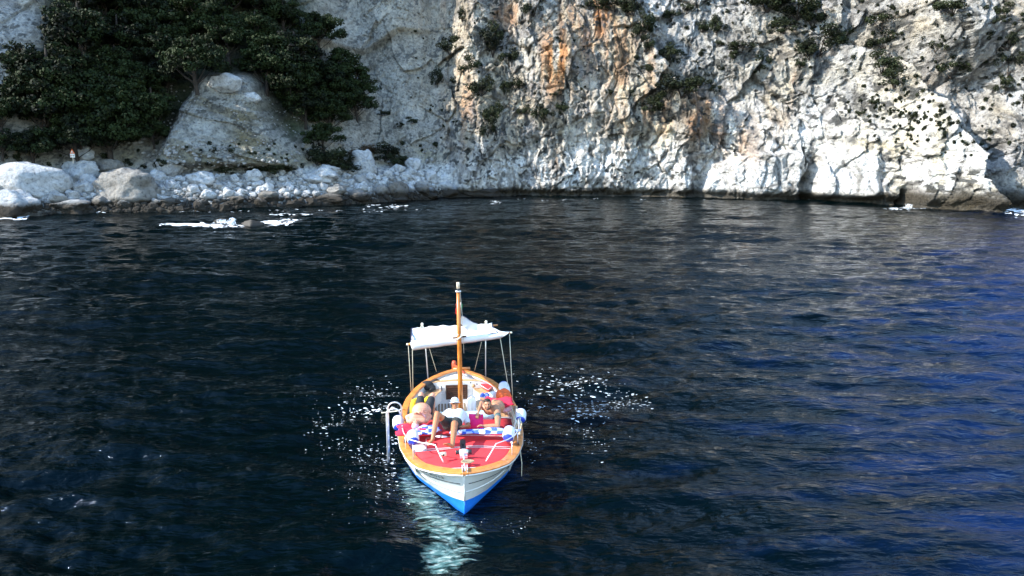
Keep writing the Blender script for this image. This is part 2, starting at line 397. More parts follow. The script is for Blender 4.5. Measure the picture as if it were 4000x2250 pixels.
# ------------------------------------------------------------------ vegetation
def leaf_mat(name, dark, light):
    nt = NT(name); b = nt.b; b.inputs['Roughness'].default_value = .75; b.inputs['Specular IOR Level'].default_value = .2
    at = nt.n('Attribute', attribute_name='tone'); oi = nt.n('ObjectInfo')
    ad = nt.n('Math', operation='MULTIPLY_ADD'); nt.l(oi.outputs['Random'], ad.inputs[0]); ad.inputs[1].default_value = .4; nt.l(at.outputs['Fac'], ad.inputs[2])
    nt.l(ramp(nt, ad.outputs[0], [(.1, dark), (.9, light)]), b.inputs['Base Color'])
    return nt.m
M_PINE = leaf_mat('pine_needles', (.0010, .0018, .0007), (.017, .028, .006))
M_SHRUB = leaf_mat('shrub_leaves', (.0035, .005, .0025), (.022, .029, .010))
M_DRY = leaf_mat('dry_leaves', (.03, .022, .012), (.075, .05, .03))
M_BARK = simple('bark', (.035, .026, .02), .9, bump=.5)

def leaf_cloud(name, puffs, per, size, mat, seed, flat=.6):
    """many small leaf-sized faces on the shells of a few dozen puffs"""
    r = np.random.RandomState(seed); Vs = []; tone = []
    for (cx, cy, cz, rad) in puffs:
        n = int(per * rad ** 1.6 + 12)
        v = r.normal(size=(n, 3)); v /= np.linalg.norm(v, axis=1)[:, None]
        rr = rad * r.uniform(.55, 1.08, n) ** .7
        c = np.array((cx, cy, cz)) + v * rr[:, None] * np.array((1, 1, flat))
        nrm = v + r.normal(size=(n, 3)) * .55; nrm /= np.linalg.norm(nrm, axis=1)[:, None]
        t = np.cross(nrm, r.normal(size=(n, 3))); t /= np.linalg.norm(t, axis=1)[:, None]; bt = np.cross(nrm, t)
        s = size * r.uniform(.6, 1.4, n)[:, None]
        quad = np.stack([c - t * s * .5 - bt * s * .35, c + t * s * .6 - bt * s * .2, c + t * s * .35 + bt * s * .5, c - t * s * .5 + bt * s * .4], 1)
        Vs.append(quad.reshape(-1, 3)); k = r.uniform(-.1, .55)
        tone.append(np.repeat(np.clip(k + r.uniform(0, .45, n), 0, 1), 4))
    V = np.concatenate(Vs); F = np.arange(len(V)).reshape(-1, 4)
    me = mesh_from(name, V, F, mat); T = np.concatenate(tone); set_attr(me, 'tone', np.repeat(T[:, None], 3, 1)); return me

def limbs_mesh(name, limbs, mat):
    V = []; F = []
    for pts, r0, r1 in limbs:
        n = len(pts)
        for k, p in enumerate(pts):
            p = Vector(p); q = Vector(pts[min(k + 1, n - 1)]) - Vector(pts[max(k - 1, 0)]); q.normalize()
            a = q.orthogonal().normalized(); bb = q.cross(a); r = r0 + (r1 - r0) * k / (n - 1)
            for j in range(7): th = 6.283 * j / 7; V.append(p + a * math.cos(th) * r + bb * math.sin(th) * r)
        o = len(V) - 7 * n
        for k in range(n - 1):
            for j in range(7): F.append((o + 7 * k + j, o + 7 * k + (j + 1) % 7, o + 7 * k + 7 + (j + 1) % 7, o + 7 * k + 7 + j))
    return mesh_from(name, V, F, mat, True)

def pine_meshes(seed):                # unit: crown about 1 wide, base at 0
    r = random.Random(seed); puffs = []; limbs = []
    H = r.uniform(.88, 1.02); lean = r.uniform(-.08, .08)
    tr = [(lean * t * t, .04 * math.sin(3 * t), H * t) for t in (0, .25, .5, .75, .92)]
    limbs.append((tr, .035, .012))
    for k in range(78):                    # foliage pads over a domed, lopsided crown
        a = r.uniform(0, 6.283); e = math.asin(r.uniform(-.45, 1)); q = r.uniform(.62, 1) if k > 14 else r.uniform(.2, .6)
        lob = 1 + .16 * math.sin(2 * a + seed) + .10 * math.sin(5 * a + 2 * seed)
        x = lean + q * .44 * lob * math.cos(e) * math.cos(a); y = q * .44 * lob * math.cos(e) * math.sin(a); z = H * (.52 + .40 * q * math.sin(e))
        puffs.append((x, y, z, r.uniform(.065, .125)))
        if k % 5 == 0:
            zb = max(.15 * H, z - .28); limbs.append(([(lean * .3, 0, zb), (x * .5, y * .5, (zb + z) / 2 - .02), (x, y, z)], .010, .004))
    return leaf_cloud('pine_crown', puffs, 3000, .028, M_PINE, seed, .62), limbs_mesh('pine_trunk', limbs, M_BARK)
PINES = [pine_meshes(40 + i) for i in range(6)]

def shrub_meshes(seed, mat, dens=1.0):      # unit: about 1 wide, 0.8 tall
    r = random.Random(seed); puffs = []; limbs = []
    for k in range(17):
        a = r.uniform(0, 6.283); q = math.sqrt(r.random()) * .40; h = r.uniform(.12, .62) * (1 - q * .9)
        puffs.append((q * math.cos(a), q * math.sin(a), h + .1, r.uniform(.09, .17)))
        if k % 3 == 0: limbs.append(([(0, 0, 0), (q * .4 * math.cos(a), q * .4 * math.sin(a), h * .6), (q * math.cos(a), q * math.sin(a), h + .08)], .018, .005))
    return leaf_cloud('shrub_leaves', puffs, 2600 * dens, .036, mat, seed, .85), limbs_mesh('shrub_stem', limbs, M_BARK)
SHRUBS = [shrub_meshes(80 + i, M_SHRUB) for i in range(5)]
DRY = [shrub_meshes(95, M_DRY)]

def plant(kind, parts, names, loc, sc, rz, label, cat, group=None, tilt=0):
    o = bpy.data.objects.new(kind, None); COL.objects.link(o); o.location = loc; o.scale = sc; o.rotation_euler = (tilt, 0, rz)
    tag(o, label, cat, group)
    for m, nme in zip(parts, names): link(nme, m, o)
    return o
def inside(px, py, poly):
    c = False; n = len(poly)
    for i in range(n):
        x1, y1 = poly[i]; x2, y2 = poly[i - 1]
        if (y1 > py) != (y2 > py) and px < (x2 - x1) * (py - y1) / (y2 - y1) + x1: c = not c
    return c
rt = random.Random(3)
P1 = [(290, -30), (580, -30), (610, 100), (690, 60), (700, -30), (1150, -30), (1180, 150), (1190, 330), (1100, 300), (1000, 225), (860, 215), (760, 265), (660, 370),
      (600, 480), (540, 490), (480, 470), (400, 540), (300, 560), (230, 480), (190, 400), (210, 330), (260, 250), (310, 130)]
pts = []
tries = 0
while tries < 4000 and len(pts) < 46:
    tries += 1; px, py = rt.uniform(80, 1200), rt.uniform(-30, 560)
    if not inside(px, py, P1): continue
    if any((px - a) ** 2 + ((py - b) * 1.15) ** 2 < 108 ** 2 for a, b, _ in pts): continue
    pts.append((px, py, rt.uniform(165, 260)))
FOREST = 'dark pines crowding the slope above the stony beach'
def put_pine(px, py, w, label, group, k, sy=1.0):
    """px,py = crown centre in the photo, w = crown width in photo pixels"""
    h = hit(px, py + .42 * w); dist = (h - Vector((0, 0, CAMH))).length
    s = w / FPX * dist
    loc = Vector((h.x, h.y - .12 * s, h.z - .12 * s))
    cr, tk = PINES[k % 6]
    plant('pine_tree', (cr, tk), ('crown', 'trunk'), loc, (s, s, s * sy), rt.uniform(0, 6.28), label, 'pine tree', group)
put_pine(1255, 125, 190, 'broad round dark pine standing alone highest at the right edge of the pine slope', None, 1, .95)
for (px, py, w, lab, k) in [
    (120, 250, 150, 'pine leaning over the bare grey rock, leftmost crown of the upper slope', 0),
    (150, 350, 160, 'drooping pine just below the leaning pine at the left rock', 2),
    (145, 565, 150, 'low bushy pine standing alone above the giant pale boulder', 3),
    (20, 440, 150, 'dark pine cut by the left edge of the photo, halfway down the slope', 4),
    (20, 560, 120, 'small dark pine at the left edge, lowest of the slope there', 5),
    (1290, 440, 160, 'bushy pine in front, lowest crown of the group right of the grey mound', 3),
    (330, 505, 170, 'broad low pine directly above the warning sign', 5), (445, 520, 165, 'low pine right of the one above the sign, near the scree', 0), (235, 450, 170, 'spreading pine left of and above the one over the sign', 1), (545, 440, 150, 'pine at the head of the pale scree left of the grey mound', 4), (610, 515, 120, 'small pine tucked against the left foot of the grey mound', 2),
    (1270, 530, 140, 'small pine below the right hand group, its foot on the pale scree', 1)]:
    put_pine(px, py, w, lab, None, k)
for kk, (px, py) in enumerate([(1340, 260), (1270, 300), (1390, 330), (1210, 330), (1330, 370), (1200, 410), (1400, 400), (1250, 400), (1180, 300), (1150, 370)]):
    put_pine(px, py, rt.uniform(140, 180), ['topmost pine', 'pine left below the topmost', 'rightmost upper pine', 'upper left pine', 'pine at the middle', 'lower left pine', 'rightmost lower pine', 'lowest pine at the middle', 'pine at the top left corner', 'leftmost pine'][kk] + ' of the clump right of the grey mound', 'pines clumped between the grey mound and the gully', rt.randrange(6))
ROWS = [('top row', -100, 60), ('upper row', 60, 175), ('middle row', 175, 290), ('lower row', 290, 400), ('lowest row', 400, 900)]
ORD = ['first', 'second', 'third', 'fourth', 'fifth', 'sixth', 'seventh', 'eighth', 'ninth', 'tenth', 'eleventh', 'twelfth', 'thirteenth', 'fourteenth']
i = 0
for nm, a, b_ in ROWS[::-1]:
    for k, (px, py, w) in enumerate(sorted(q for q in pts if a <= q[1] < b_)):
        put_pine(px, py, w, 'pine of the thick forest slope, %s, %s crown from the left' % (nm, ORD[k]), FOREST, i); i += 1

SHR = [(1925, 175, 115, 'big dark shrub in the rock hollow left of the orange streaked face', 1.1), (1755, 180, 100, 'two-lobed green shrub on the cliff left of the big dark hollow shrub', .8),
 (1990, 230, 80, 'lighter green shrub hanging at the right foot of the hollow shrub', 1), (1880, 335, 110, 'olive shrub on a ledge under the rock hollow', .9), (1830, 255, 90, 'dark shrub just left below the hollow shrub', .8),
 (1708, 315, 55, 'small upright dark shrub alone left of the cliff centre', 1.4), (1775, 315, 45, 'tiny round shrub right of the small upright one', .8), (2010, 330, 90, 'dark shrub on the ledge at the lower left of the orange face', .6),
 (1925, 440, 90, 'dark shrub in the middle of the column of shrubs below the hollow', 1.1), (1905, 500, 85, 'dark drooping shrub, lowest of the column below the hollow', 1.0), (1970, 350, 50, 'small shrub right of the olive ledge shrub', 1),
 (2125, 445, 100, 'round dark shrub under the orange streaked face', .85), (2195, 430, 50, 'narrow shrub touching the round one under the orange face', 1.3), (2045, 430, 55, 'small shrub left of the round shrub under the orange face', .9),
 (2085, 25, 110, 'dark shrub at the top of the photo above the orange face', .8), (1805, 65, 45, 'small dark shrub in the upper brown rock', 1.2), (2300, 20, 40, 'tiny shrub at the top between the orange streaks', 1), (2400, 15, 130, 'shrub strip along the top of the leaning slab', .5),
 (2510, 110, 90, 'tall dark shrub in the cleft right of the leaning slab', 1.5), (2515, 175, 75, 'green shrub below the tall one in the cleft', .9), (2615, 225, 95, 'round dark shrub on open rock right of the cleft', .85), (2540, 270, 40, 'small round shrub low in the cleft', 1),
 (2660, 335, 170, 'long dark shrub spread on the middle ledge of the cliff', .55), (2720, 310, 110, 'olive shrub at the right end of the middle ledge', .6), (2610, 360, 110, 'shrub at the lower left end of the middle ledge', .7), (2545, 420, 100, 'dark shrub below the middle ledge', .7), (2575, 300, 70, 'olive tuft above the middle ledge', .6),
 (2625, 60, 60, 'small shrub near the top right of the cleft', .8), (2680, 35, 60, 'small shrub at the top beside the cleft', .8), (2475, 20, 100, 'dark shrub at the very top inside the cleft', 1), (2967, 255, 68, 'compact round dark shrub alone on the pale rock', 1.05), (2800, 110, 70, 'tall olive shrub high on the cliff', 1.1),
 (2895, 180, 100, 'olive green shrub with a flat crown high on the cliff', .5), (2810, 170, 40, 'tiny shrub by the tall olive one', .8), (2740, 110, 50, 'small shrub in the grey upper rock', .8), (3050, 110, 130, 'flat yellowish shrub under the cliff top band', .5), (3110, 25, 190, 'wide dark shrub mass along the cliff top', .55), (2990, 10, 150, 'dark shrub along the top left of the wide mass', .5), (3170, 70, 90, 'dark shrub hanging from the right end of the wide mass', 1),
 (3200, 165, 150, 'wide dark shrub under the top band', .75), (3290, 145, 110, 'shrub joined to the right of the wide dark one', .7), (3160, 200, 100, 'shrub at the lower left of the wide dark one', .8), (3440, 85, 115, 'olive shrub high above the pale buttress', .7), (3450, 155, 115, 'drooping shrub on the top of the pale buttress', .6), (3440, 250, 105, 'dark shrub on the pale buttress face', .8), (3490, 310, 110, 'shrub hanging below the other on the buttress face', .8),
 (3650, 180, 55, 'small dark shrub beside the top of the far wall', 1.1), (3710, 270, 100, 'dark shrub behind the crest of the pale buttress', .8), (3720, 20, 120, 'dark shrub at the top of the far wall', .6), (3925, 40, 60, 'dark shrub high on the right far wall', .8), (3925, 80, 45, 'little shrub below the high one on the far wall', .8), (3935, 165, 75, 'dark shrub in the far wall gully', 1), (3935, 255, 80, 'dark shrub in the far wall gully, second from below', 1.2),
 (3920, 340, 55, 'narrow shrub low in the far wall gully', 1.6), (3990, 400, 60, 'dark shrub cut by the right edge of the photo', .8), (3990, 220, 40, 'small shrub at the right edge higher up', .8), (2385, 358, 50, 'small flat shrub in the middle of the lower orange rock', .5), (3360, 445, 40, 'small shrub left on the speckled buttress', .8), (3405, 400, 35, 'small round shrub on the speckled buttress', .8), (3120, 250, 45, 'small olive shrub above the rust streak', .8), (2790, 350, 45, 'small shrub right of the middle ledge', .8), (2860, 220, 60, 'olive shrub between the flat crowned ones', .7), (2160, 370, 30, 'tiny tuft on orange rock', .8),
 (1500, 440, 50, 'low shrub in the gully', .6), (1605, 470, 50, 'small green shrub at the foot of the gully wall', .6), (1565, 490, 30, 'tiny shrub left of the green one by the gully', .8), (1705, 565, 32, 'tiny shrub low on the pale cliff', .8),
 (1290, 615, 150, 'large dark shrub behind the beach boulders', .7), (1350, 640, 120, 'dark shrub right of the large one at the back of the beach', .7), (1235, 620, 80, 'dark shrub at the left end of the back of the beach group', .8), (1500, 600, 130, 'dark shrub under the gully behind the beach', .6), (1560, 630, 90, 'dark shrub at the back of the beach near the cliff', .6),
 (1080, 655, 130, 'olive shrub at the foot of the grey mound', .5), (1125, 650, 60, 'small olive shrub at the right foot of the mound', .7), (960, 655, 90, 'low green shrub left at the foot of the mound', .4), (880, 665, 80, 'low green shrub furthest left under the mound', .4)]
for i, (px, py, w, lab, q) in enumerate(SHR):
    h = hit(px, py + .3 * w * q); dist = (h - Vector((0, 0, CAMH))).length; s = w / FPX * dist * 1.12
    m = SHRUBS[i % 5]
    plant('shrub', m, ('leaves', 'stem'), Vector((h.x, h.y - .05 * s, h.z - .1 * s)), (s, s, s * q * 1.15), rt.uniform(0, 6.28), lab, 'shrub')
for px, py, w, lab in [(1440, 590, 120, 'brown dried shrub beside the tall pinnacle rock'), (1390, 600, 80, 'small brown dried shrub left of the pinnacle rock')]:
    h = hit(px, py + .2 * w); s = w / FPX * (h - Vector((0, 0, CAMH))).length
    plant('shrub', DRY[0], ('leaves', 'stem'), h, (s, s, s * .6), rt.uniform(0, 6.28), lab, 'shrub')

# tufts on the cliff too small to count: one object
def tufts():
    r = np.random.RandomState(8); puffs = []
    def add(px, py, w):
        h = hit(px, py); s = .75 * w / FPX * (h - Vector((0, 0, CAMH))).length
        for k in range(3): puffs.append((h.x + r.uniform(-.3, .3) * s, h.y - .1 * s, h.z + r.uniform(-.1, .3) * s, s * .38))
    for i in range(150):
        a = r.uniform(0, 1); px = 3380 + 430 * a + r.normal() * 25; py = 480 + r.normal() * 62 - 60 * (1 - a)
        if px < np.interp(py, EDGE_Y, EDGE_X) - 15: add(px, py, r.uniform(10, 24))
    for i in range(120):
        px = r.uniform(2450, 3800); py = abs(r.normal()) * 170 + 5; add(px, py, r.uniform(10, 30))
    for i in range(70): add(r.uniform(1600, 2500), r.uniform(10, 600), r.uniform(8, 18))
    for i in range(40): add(r.uniform(3830, 3999), r.uniform(10, 600), r.uniform(10, 28))
    for i in range(90): add(r.uniform(0, 1650), r.uniform(560, 655), r.uniform(12, 34))
    for i in range(30): add(r.uniform(560, 640), r.uniform(330, 480), r.uniform(12, 30))
    return leaf_cloud('scrub_tufts', puffs, 420, .10, M_SHRUB, 9, .9)
t = link('scrub_tufts', tufts()); tag(t, 'tiny scrub tufts dotted over the cliff ledges and slope foot', 'scrub', kind='stuff')

# ------------------------------------------------------------------ boulders
def stone_mat(tone, name):
  nt = NT(name); b = nt.b; b.inputs['Roughness'].default_value = .88; b.inputs['Specular IOR Level'].default_value = .25
  ge = nt.n('NewGeometry'); oi = nt.n('ObjectInfo')
  n1 = nt.n('TexNoise'); n1.inputs['Scale'].default_value = 2.2; n1.inputs['Detail'].default_value = 8; n1.inputs['Roughness'].default_value = .7
  nt.l(ge.outputs['Position'], n1.inputs['Vector'])
  base = ramp(nt, n1.outputs['Fac'], [(.33, tuple(.20 * q for q in tone)), (.44, tuple(.50 * q for q in tone)), (.62, tuple(.70 * q for q in tone))])
  tint = ramp(nt, oi.outputs['Random'], [(0, (.62, .60, .57)), (.35, (.9, .9, .9)), (1, (1, 1, 1))])
  mx = nt.n('Mix', data_type='RGBA', blend_type='MULTIPLY'); mx.inputs[0].default_value = 1; nt.l(base, mx.inputs[6]); nt.l(tint, mx.inputs[7])
  sx = nt.n('SeparateXYZ'); nt.l(ge.outputs['Position'], sx.inputs[0])
  ad = nt.n('Math', operation='MULTIPLY_ADD'); nt.l(n1.outputs['Fac'], ad.inputs[0]); ad.inputs[1].default_value = -1.3; nt.l(sx.outputs[2], ad.inputs[2])
  wetf = ramp(nt, ad.outputs[0], [(.42, (1, 1, 1)), (1.0, (0, 0, 0))])
  m2 = nt.n('Mix', data_type='RGBA'); nt.l(wetf, m2.inputs[0]); nt.l(mx.outputs[2], m2.inputs[6]); m2.inputs[7].default_value = (.045, .038, .030, 1)
  nt.l(m2.outputs[2], b.inputs['Base Color']); nt.bump(n1.outputs['Fac'], 1.0, .6); return nt.m
M_STONE = stone_mat((1, 1, 1), 'boulder_stone'); M_STONE_B = stone_mat((.52, .49, .45), 'brown_boulder_stone')

import bmesh
def rock_mesh(name, seed, sub=3, rough=.22, cuts=7, flat=1.0, mat=None):
    bm = bmesh.new(); bmesh.ops.create_icosphere(bm, subdivisions=sub, radius=1)
    V = np.array([v.co[:] for v in bm.verts]); r = np.random.RandomState(seed)
    for _ in range(cuts):
        n = r.normal(size=3); n /= np.linalg.norm(n); h = r.uniform(.62, .9)
        d = V @ n; over = np.maximum(d - h, 0); V -= over[:, None] * n * .93
    x, y, z = V.T * 1.6 + seed * 3.7
    V *= (1 + rough * (fbm(x, y, z, o=4, s=seed) - .5) * 2 + rough * .5 * (ridge(x * 2.2, y * 2.2, z * 2.2, o=2, s=seed) - .5))[:, None]
    V[:, 2] *= flat
    for v, c in zip(bm.verts, V): v.co = c
    me = bpy.data.meshes.new(name); bm.to_mesh(me); bm.free(); me.materials.append(mat or M_STONE)
    if sub >= 4: me.shade_smooth()
    return me
ROCKS = [rock_mesh('boulder_shape', 10 + i, 3, .36, 11) for i in range(10)]
BIG = [(132, 712, 222, 118, 'giant smooth pale boulder, largest on the beach, at the left'), (28, 690, 90, 65, 'grey boulder behind the giant pale one at the left edge'),
 (40, 795, 160, 95, 'cracked boulder in front of the giant one at the left edge, foot in the water'), (280, 812, 135, 60, 'low pale-topped boulder at the water right of the cracked one'),
 (325, 607, 75, 55, 'pale boulder behind the small warning sign'), (312, 675, 120, 78, 'layered grey boulder between the sign and the beach'), (655, 662, 95, 68, 'angular block standing on the back of the beach'),
 (500, 735, 205, 130, 'big brown-grey boulder with a pale cap in the left of the beach'), (420, 650, 95, 50, 'rough boulder at the back between sign and angular block'), (345, 722, 75, 60, 'pale boulder left of the big brown-grey one'),
 (390, 790, 80, 40, 'low dark boulder at the water by the big brown-grey one'), (1421, 648, 95, 95, 'tall pinnacle rock standing behind the beach'), (1255, 692, 150, 62, 'long pale slab lying tilted in the middle of the beach'),
 (1285, 668, 85, 45, 'pale boulder behind the long tilted slab'), (1310, 747, 85, 48, 'dark triangular rock below the long slab'), (1408, 702, 65, 38, 'smooth pale boulder below the pinnacle rock'), (1412, 732, 55, 34, 'small pale boulder under the smooth one'),
 (1400, 768, 95, 45, 'brown-grey boulder at the water under the pinnacle'), (1553, 742, 85, 74, 'dark brown domed boulder near the right end of the beach'), (1648, 742, 70, 44, 'pale domed boulder right of the dark domed one'),
 (1601, 738, 34, 30, 'small pale stone between the dark and the pale domed boulders'), (1740, 742, 95, 52, 'grey boulder where the beach meets the cliff'), (1903, 757, 165, 50, 'long flat rock with white top lying in the water under the cliff'),
 (1617, 640, 62, 52, 'rounded grey boulder high at the back near the cliff'), (1682, 690, 48, 50, 'upright pale boulder near the cliff foot'), (1556, 782, 85, 20, 'low flat rock awash off the right end of the beach'),
 (1490, 745, 70, 50, 'brownish boulder left of the dark domed one'), (992, 690, 60, 55, 'upright pale boulder standing proud mid beach'), (1130, 802, 90, 34, 'low dark rock with pale top at the waterline, mid beach'),
 (1222, 797, 50, 38, 'small dark rock at the waterline right of mid beach'), (1020, 797, 55, 36, 'dark rock at the waterline below the upright pale boulder'), (1048, 772, 70, 42, 'brown rock just above the waterline mid beach'),
 (925, 782, 70, 30, 'low brown rock at the waterline left of mid beach'), (1290, 777, 130, 36, 'wide dark rock shelf at the waterline'), (885, 320, 0, 0, ''), (780, 700, 100, 60, 'pale boulder with a dark hollow under it, left of mid beach'),
 (660, 790, 95, 26, 'long brown rock at the waterline by the big hollow'), (1680, 765, 70, 26, 'flat dark rock at the water by the cliff foot')]
def stone_at(px, py, w, h, me, seed, sink=.15, deep=.8):
    p = hit(px, py + h * .35); dist = (p - Vector((0, 0, CAMH))).length
    sx_ = w / FPX * dist / 2; sz_ = h / FPX * dist / 2
    o = bpy.data.objects.new('boulder', me); COL.objects.link(o)
    c = at_Y(px, py, p.y + sx_ * .25)
    o.location = c; o.scale = (sx_ * 1.02, sx_ * deep, sz_ * 1.12); rr = random.Random(seed); o.rotation_euler = (0, rr.uniform(-.12, .12), 0)
    return o
for i, (px, py, w, h, lab) in enumerate(BIG):
    if not lab: continue
    me = rock_mesh('boulder_big', 200 + i, 4, 0.2 if i == 0 else .42, 9 if i == 0 else 14, mat=M_STONE_B if any(q in lab for q in ('brown', 'dark ', 'low flat', 'rough')) and 'pale boulder' not in lab and 'between the dark' not in lab else M_STONE)
    tag(stone_at(px, py, w, h, me, i), lab, 'boulder')
o = stone_at(893, 325, 112, 66, rock_mesh('boulder_big', 301, 4, .2, 16), 5, deep=.6); o.location.y -= 1.0; tag(o, 'pale square block perched on top of the grey mound', 'boulder')
o = stone_at(985, 380, 60, 40, rock_mesh('boulder_big', 302, 4, .2, 12), 5, deep=.6); tag(o, 'pale ledge stone right of the perched block on the mound', 'boulder')
BEACH = [(230, 690), (420, 690), (560, 690), (700, 690), (900, 680), (1150, 672), (1350, 668), (1600, 655), (1700, 690), (1760, 755), (1600, 785), (1300, 800), (1000, 815), (700, 825), (300, 836), (150, 830), (160, 780)]
n = 0; placed = []
rb = random.Random(21)
tries = 0
while n < 255 and tries < 20000:
    tries += 1; px = rb.uniform(140, 1760); py = rb.uniform(655, 832)
    if not inside(px, py, BEACH): continue
    w = rb.choice((18, 22, 26, 30, 36, 44, 56)) * rb.uniform(.85, 1.2)
    if any((px - a) ** 2 + (1.5 * (py - c)) ** 2 < ((w + d) * .36) ** 2 for a, c, d in placed): continue
    if any(abs(px - q[0]) < q[2] * .42 and abs(py - q[1]) < q[3] * .42 for q in BIG): continue
    placed.append((px, py, w)); n += 1
    o = stone_at(px, py, w, w * rb.uniform(.6, .85), ROCKS[n % 10], n + 50); o.rotation_euler.z = rb.uniform(-.6, .6)
    zone = 'left third' if px < 680 else ('middle' if px < 1200 else 'right third'); sz = 'small' if w < 24 else ('medium' if w < 36 else 'large')
    row = 'back' if py < 705 else ('middle' if py < 760 else 'front')
    if py > 790: tag(o, '%s wet brown stone at the waterline in the %s of the beach' % (sz, zone), 'boulder', '%s stones along the waterline, %s' % (sz, zone))
    else: tag(o, '%s pale stone heaped in the %s of the beach, %s row' % (sz, zone, row), 'boulder', '%s pale beach stones, %s, %s row' % (sz, zone, row))
def rubble():
    r = np.random.RandomState(4); base = bmesh.new(); bmesh.ops.create_icosphere(base, subdivisions=1, radius=1)
    bv = np.array([v.co[:] for v in base.verts]); bf = np.array([[v.index for v in f.verts] for f in base.faces]); base.free()
    Vs = []; Fs = []; k = 0
    spots = []
    for i in range(9000):
        px, py = r.uniform(0, 1760), r.uniform(645, 835)
        if not inside(px, py - 8, BEACH) and not (px < 240 and py > 700): continue
        spots.append((px, py, r.uniform(5, 17)))
        if len(spots) > 2600: break
    for i in range(420): spots.append((r.uniform(640, 1180), r.uniform(330, 655), r.uniform(3, 9)))
    for i in range(260): spots.append((r.uniform(560, 1700), r.uniform(560, 668), r.uniform(6, 20)))
    for i in range(50): spots.append((r.uniform(490, 560), r.uniform(400, 560), r.uniform(8, 22)))
    for px, py, w in spots:
        p = hit(px, py); s = w / FPX * (p - Vector((0, 0, CAMH))).length / 2
        v = bv * (1 + .28 * r.uniform(-1, 1, (len(bv), 1))) * s * np.array((1, .9, .72)) + np.array((p.x, p.y - s * .2, p.z + s * .15))
        Vs.append(v); Fs.append(bf + k); k += len(bv)
    return mesh_from('rubble', np.concatenate(Vs), np.concatenate(Fs), M_STONE)
o = link('rubble', rubble()); tag(o, 'small pale stones filling the gaps between the beach boulders', 'stones', kind='stuff')

# rocks awash off the beach
M_REEF = simple('reef_rock', (.02, .016, .011), .7, var=.4, scale=4, bump=.8)
for (px, py, w, h, lab) in [(985, 868, 90, 34, 'dark weedy rock breaking the surface, largest of the two in the surf off the beach'), (870, 862, 60, 20, 'low dark rock awash left in the surf off the beach'),
                            (1150, 842, 30, 10, 'tiny dark rock awash closer to the beach than the surf rocks')]:
    p = at_z(px, py + h * .35, 0); dist = p.length; me = rock_mesh('reef', int(px), 4, .3, 9, mat=M_REEF)
    o = link('reef_rock', me); s = w / FPX * dist / 2; o.location = (p.x, p.y, -.05); o.scale = (s, s * .7, h / FPX * dist * .8); tag(o, lab, 'rock')

# warning sign on the slope
def box_me(name, pts, mat):
    V = [p for p in pts]; return mesh_from(name, V, [(0, 1, 2, 3), (7, 6, 5, 4), (0, 4, 5, 1), (1, 5, 6, 2), (2, 6, 7, 3), (3, 7, 4, 0)], mat)
def boxo(name, c, d, mat, parent=None, origin=(0, 0, 0)):
    c = Vector(c) - Vector(origin); x, y, z = [q / 2 for q in d]
    P = [c + Vector(v) for v in ((-x, -y, -z), (x, -y, -z), (x, y, -z), (-x, y, -z), (-x, -y, z), (x, -y, z), (x, y, z), (-x, y, z))]
    return link(name, mesh_from(name, P, [(3, 2, 1, 0), (4, 5, 6, 7), (0, 1, 5, 4), (1, 2, 6, 5), (2, 3, 7, 6), (3, 0, 4, 7)], mat), parent)
M_WP = simple('sign_white', (.8, .8, .78), .5); M_OR = simple('sign_orange', (.75, .16, .04), .5); M_DK = simple('sign_black', (.03, .03, .03), .5); M_GALV = simple('post_grey', (.4, .4, .4), .4, .8)
p = hit(285, 622); sg = bpy.data.objects.new('warning_sign', None); COL.objects.link(sg); sg.location = at_Y(285, 624, p.y - 2.2); tag(sg, 'small warning sign, red triangle over a white board, beside a pale boulder', 'sign')
u = 78 / FPX * 7.5 if False else (p.y / FPX)
boxo('post', (0, .03, .3), (.07, .05, 1.5), M_GALV, sg)
boxo('board', (0, 0, 14 * u / 2 + .25), (17 * u, .04, 14 * u), M_WP, sg)
zb = 14 * u + .27; hw = 9 * u
def prism(name, tri, y0, y1, mat, par):
    V = [(a, y0, c) for a, c in tri] + [(a, y1, c) for a, c in tri]; nn = len(tri)
    F = [tuple(range(nn)), tuple(range(2 * nn - 1, nn - 1, -1))] + [(i, i + nn, (i + 1) % nn + nn, (i + 1) % nn) for i in range(nn)]
    return link(name, mesh_from(name, V, F, mat), par)
prism('triangle_plate', [(-hw, zb), (hw, zb), (0, zb + 18 * u)], -.02, .02, M_OR, sg)
prism('triangle_face', [(-hw * .5, zb + 3 * u), (hw * .5, zb + 3 * u), (0, zb + 12 * u)], -.03, -.023, M_WP, sg)
prism('rock_symbol', [(-.05, zb + 4 * u), (.10, zb + 4 * u), (.04, zb + 8 * u)], -.04, -.033, M_DK, sg)
for sx_, mm in ((-1, M_OR), (1, M_DK)):
    prism('round_symbol', [(sx_ * 4 * u + 2.8 * u * math.cos(a * .5236), .25 + 7 * u + 2.8 * u * math.sin(a * .5236)) for a in range(12)], -.032, -.023, mm, sg)
    prism('symbol_centre', [(sx_ * 4 * u + 1.5 * u * math.cos(a * .5236), .25 + 7 * u + 1.5 * u * math.sin(a * .5236)) for a in range(12)], -.04, -.035, M_WP, sg)

# ------------------------------------------------------------------ the boat (local axes: x across, y towards the stern, z up from the waterline)
B0 = at_z(1815, 2000, 0); TH = R(5.4)
BM = Matrix.Translation(B0) @ Matrix.Rotation(TH, 4, 'Z'); BI = BM.inverted()
CAML = BI @ Vector((0, 0, CAMH))
def LD(px, py): return (BI.to_3x3() @ ray(px, py))
def Lz(px, py, z):
    d = LD(px, py); t = (z - CAML.z) / d.z; return CAML + d * t
def Ly(px, py, y):
    d = LD(px, py); t = (y - CAML.y) / d.y; return CAML + d * t

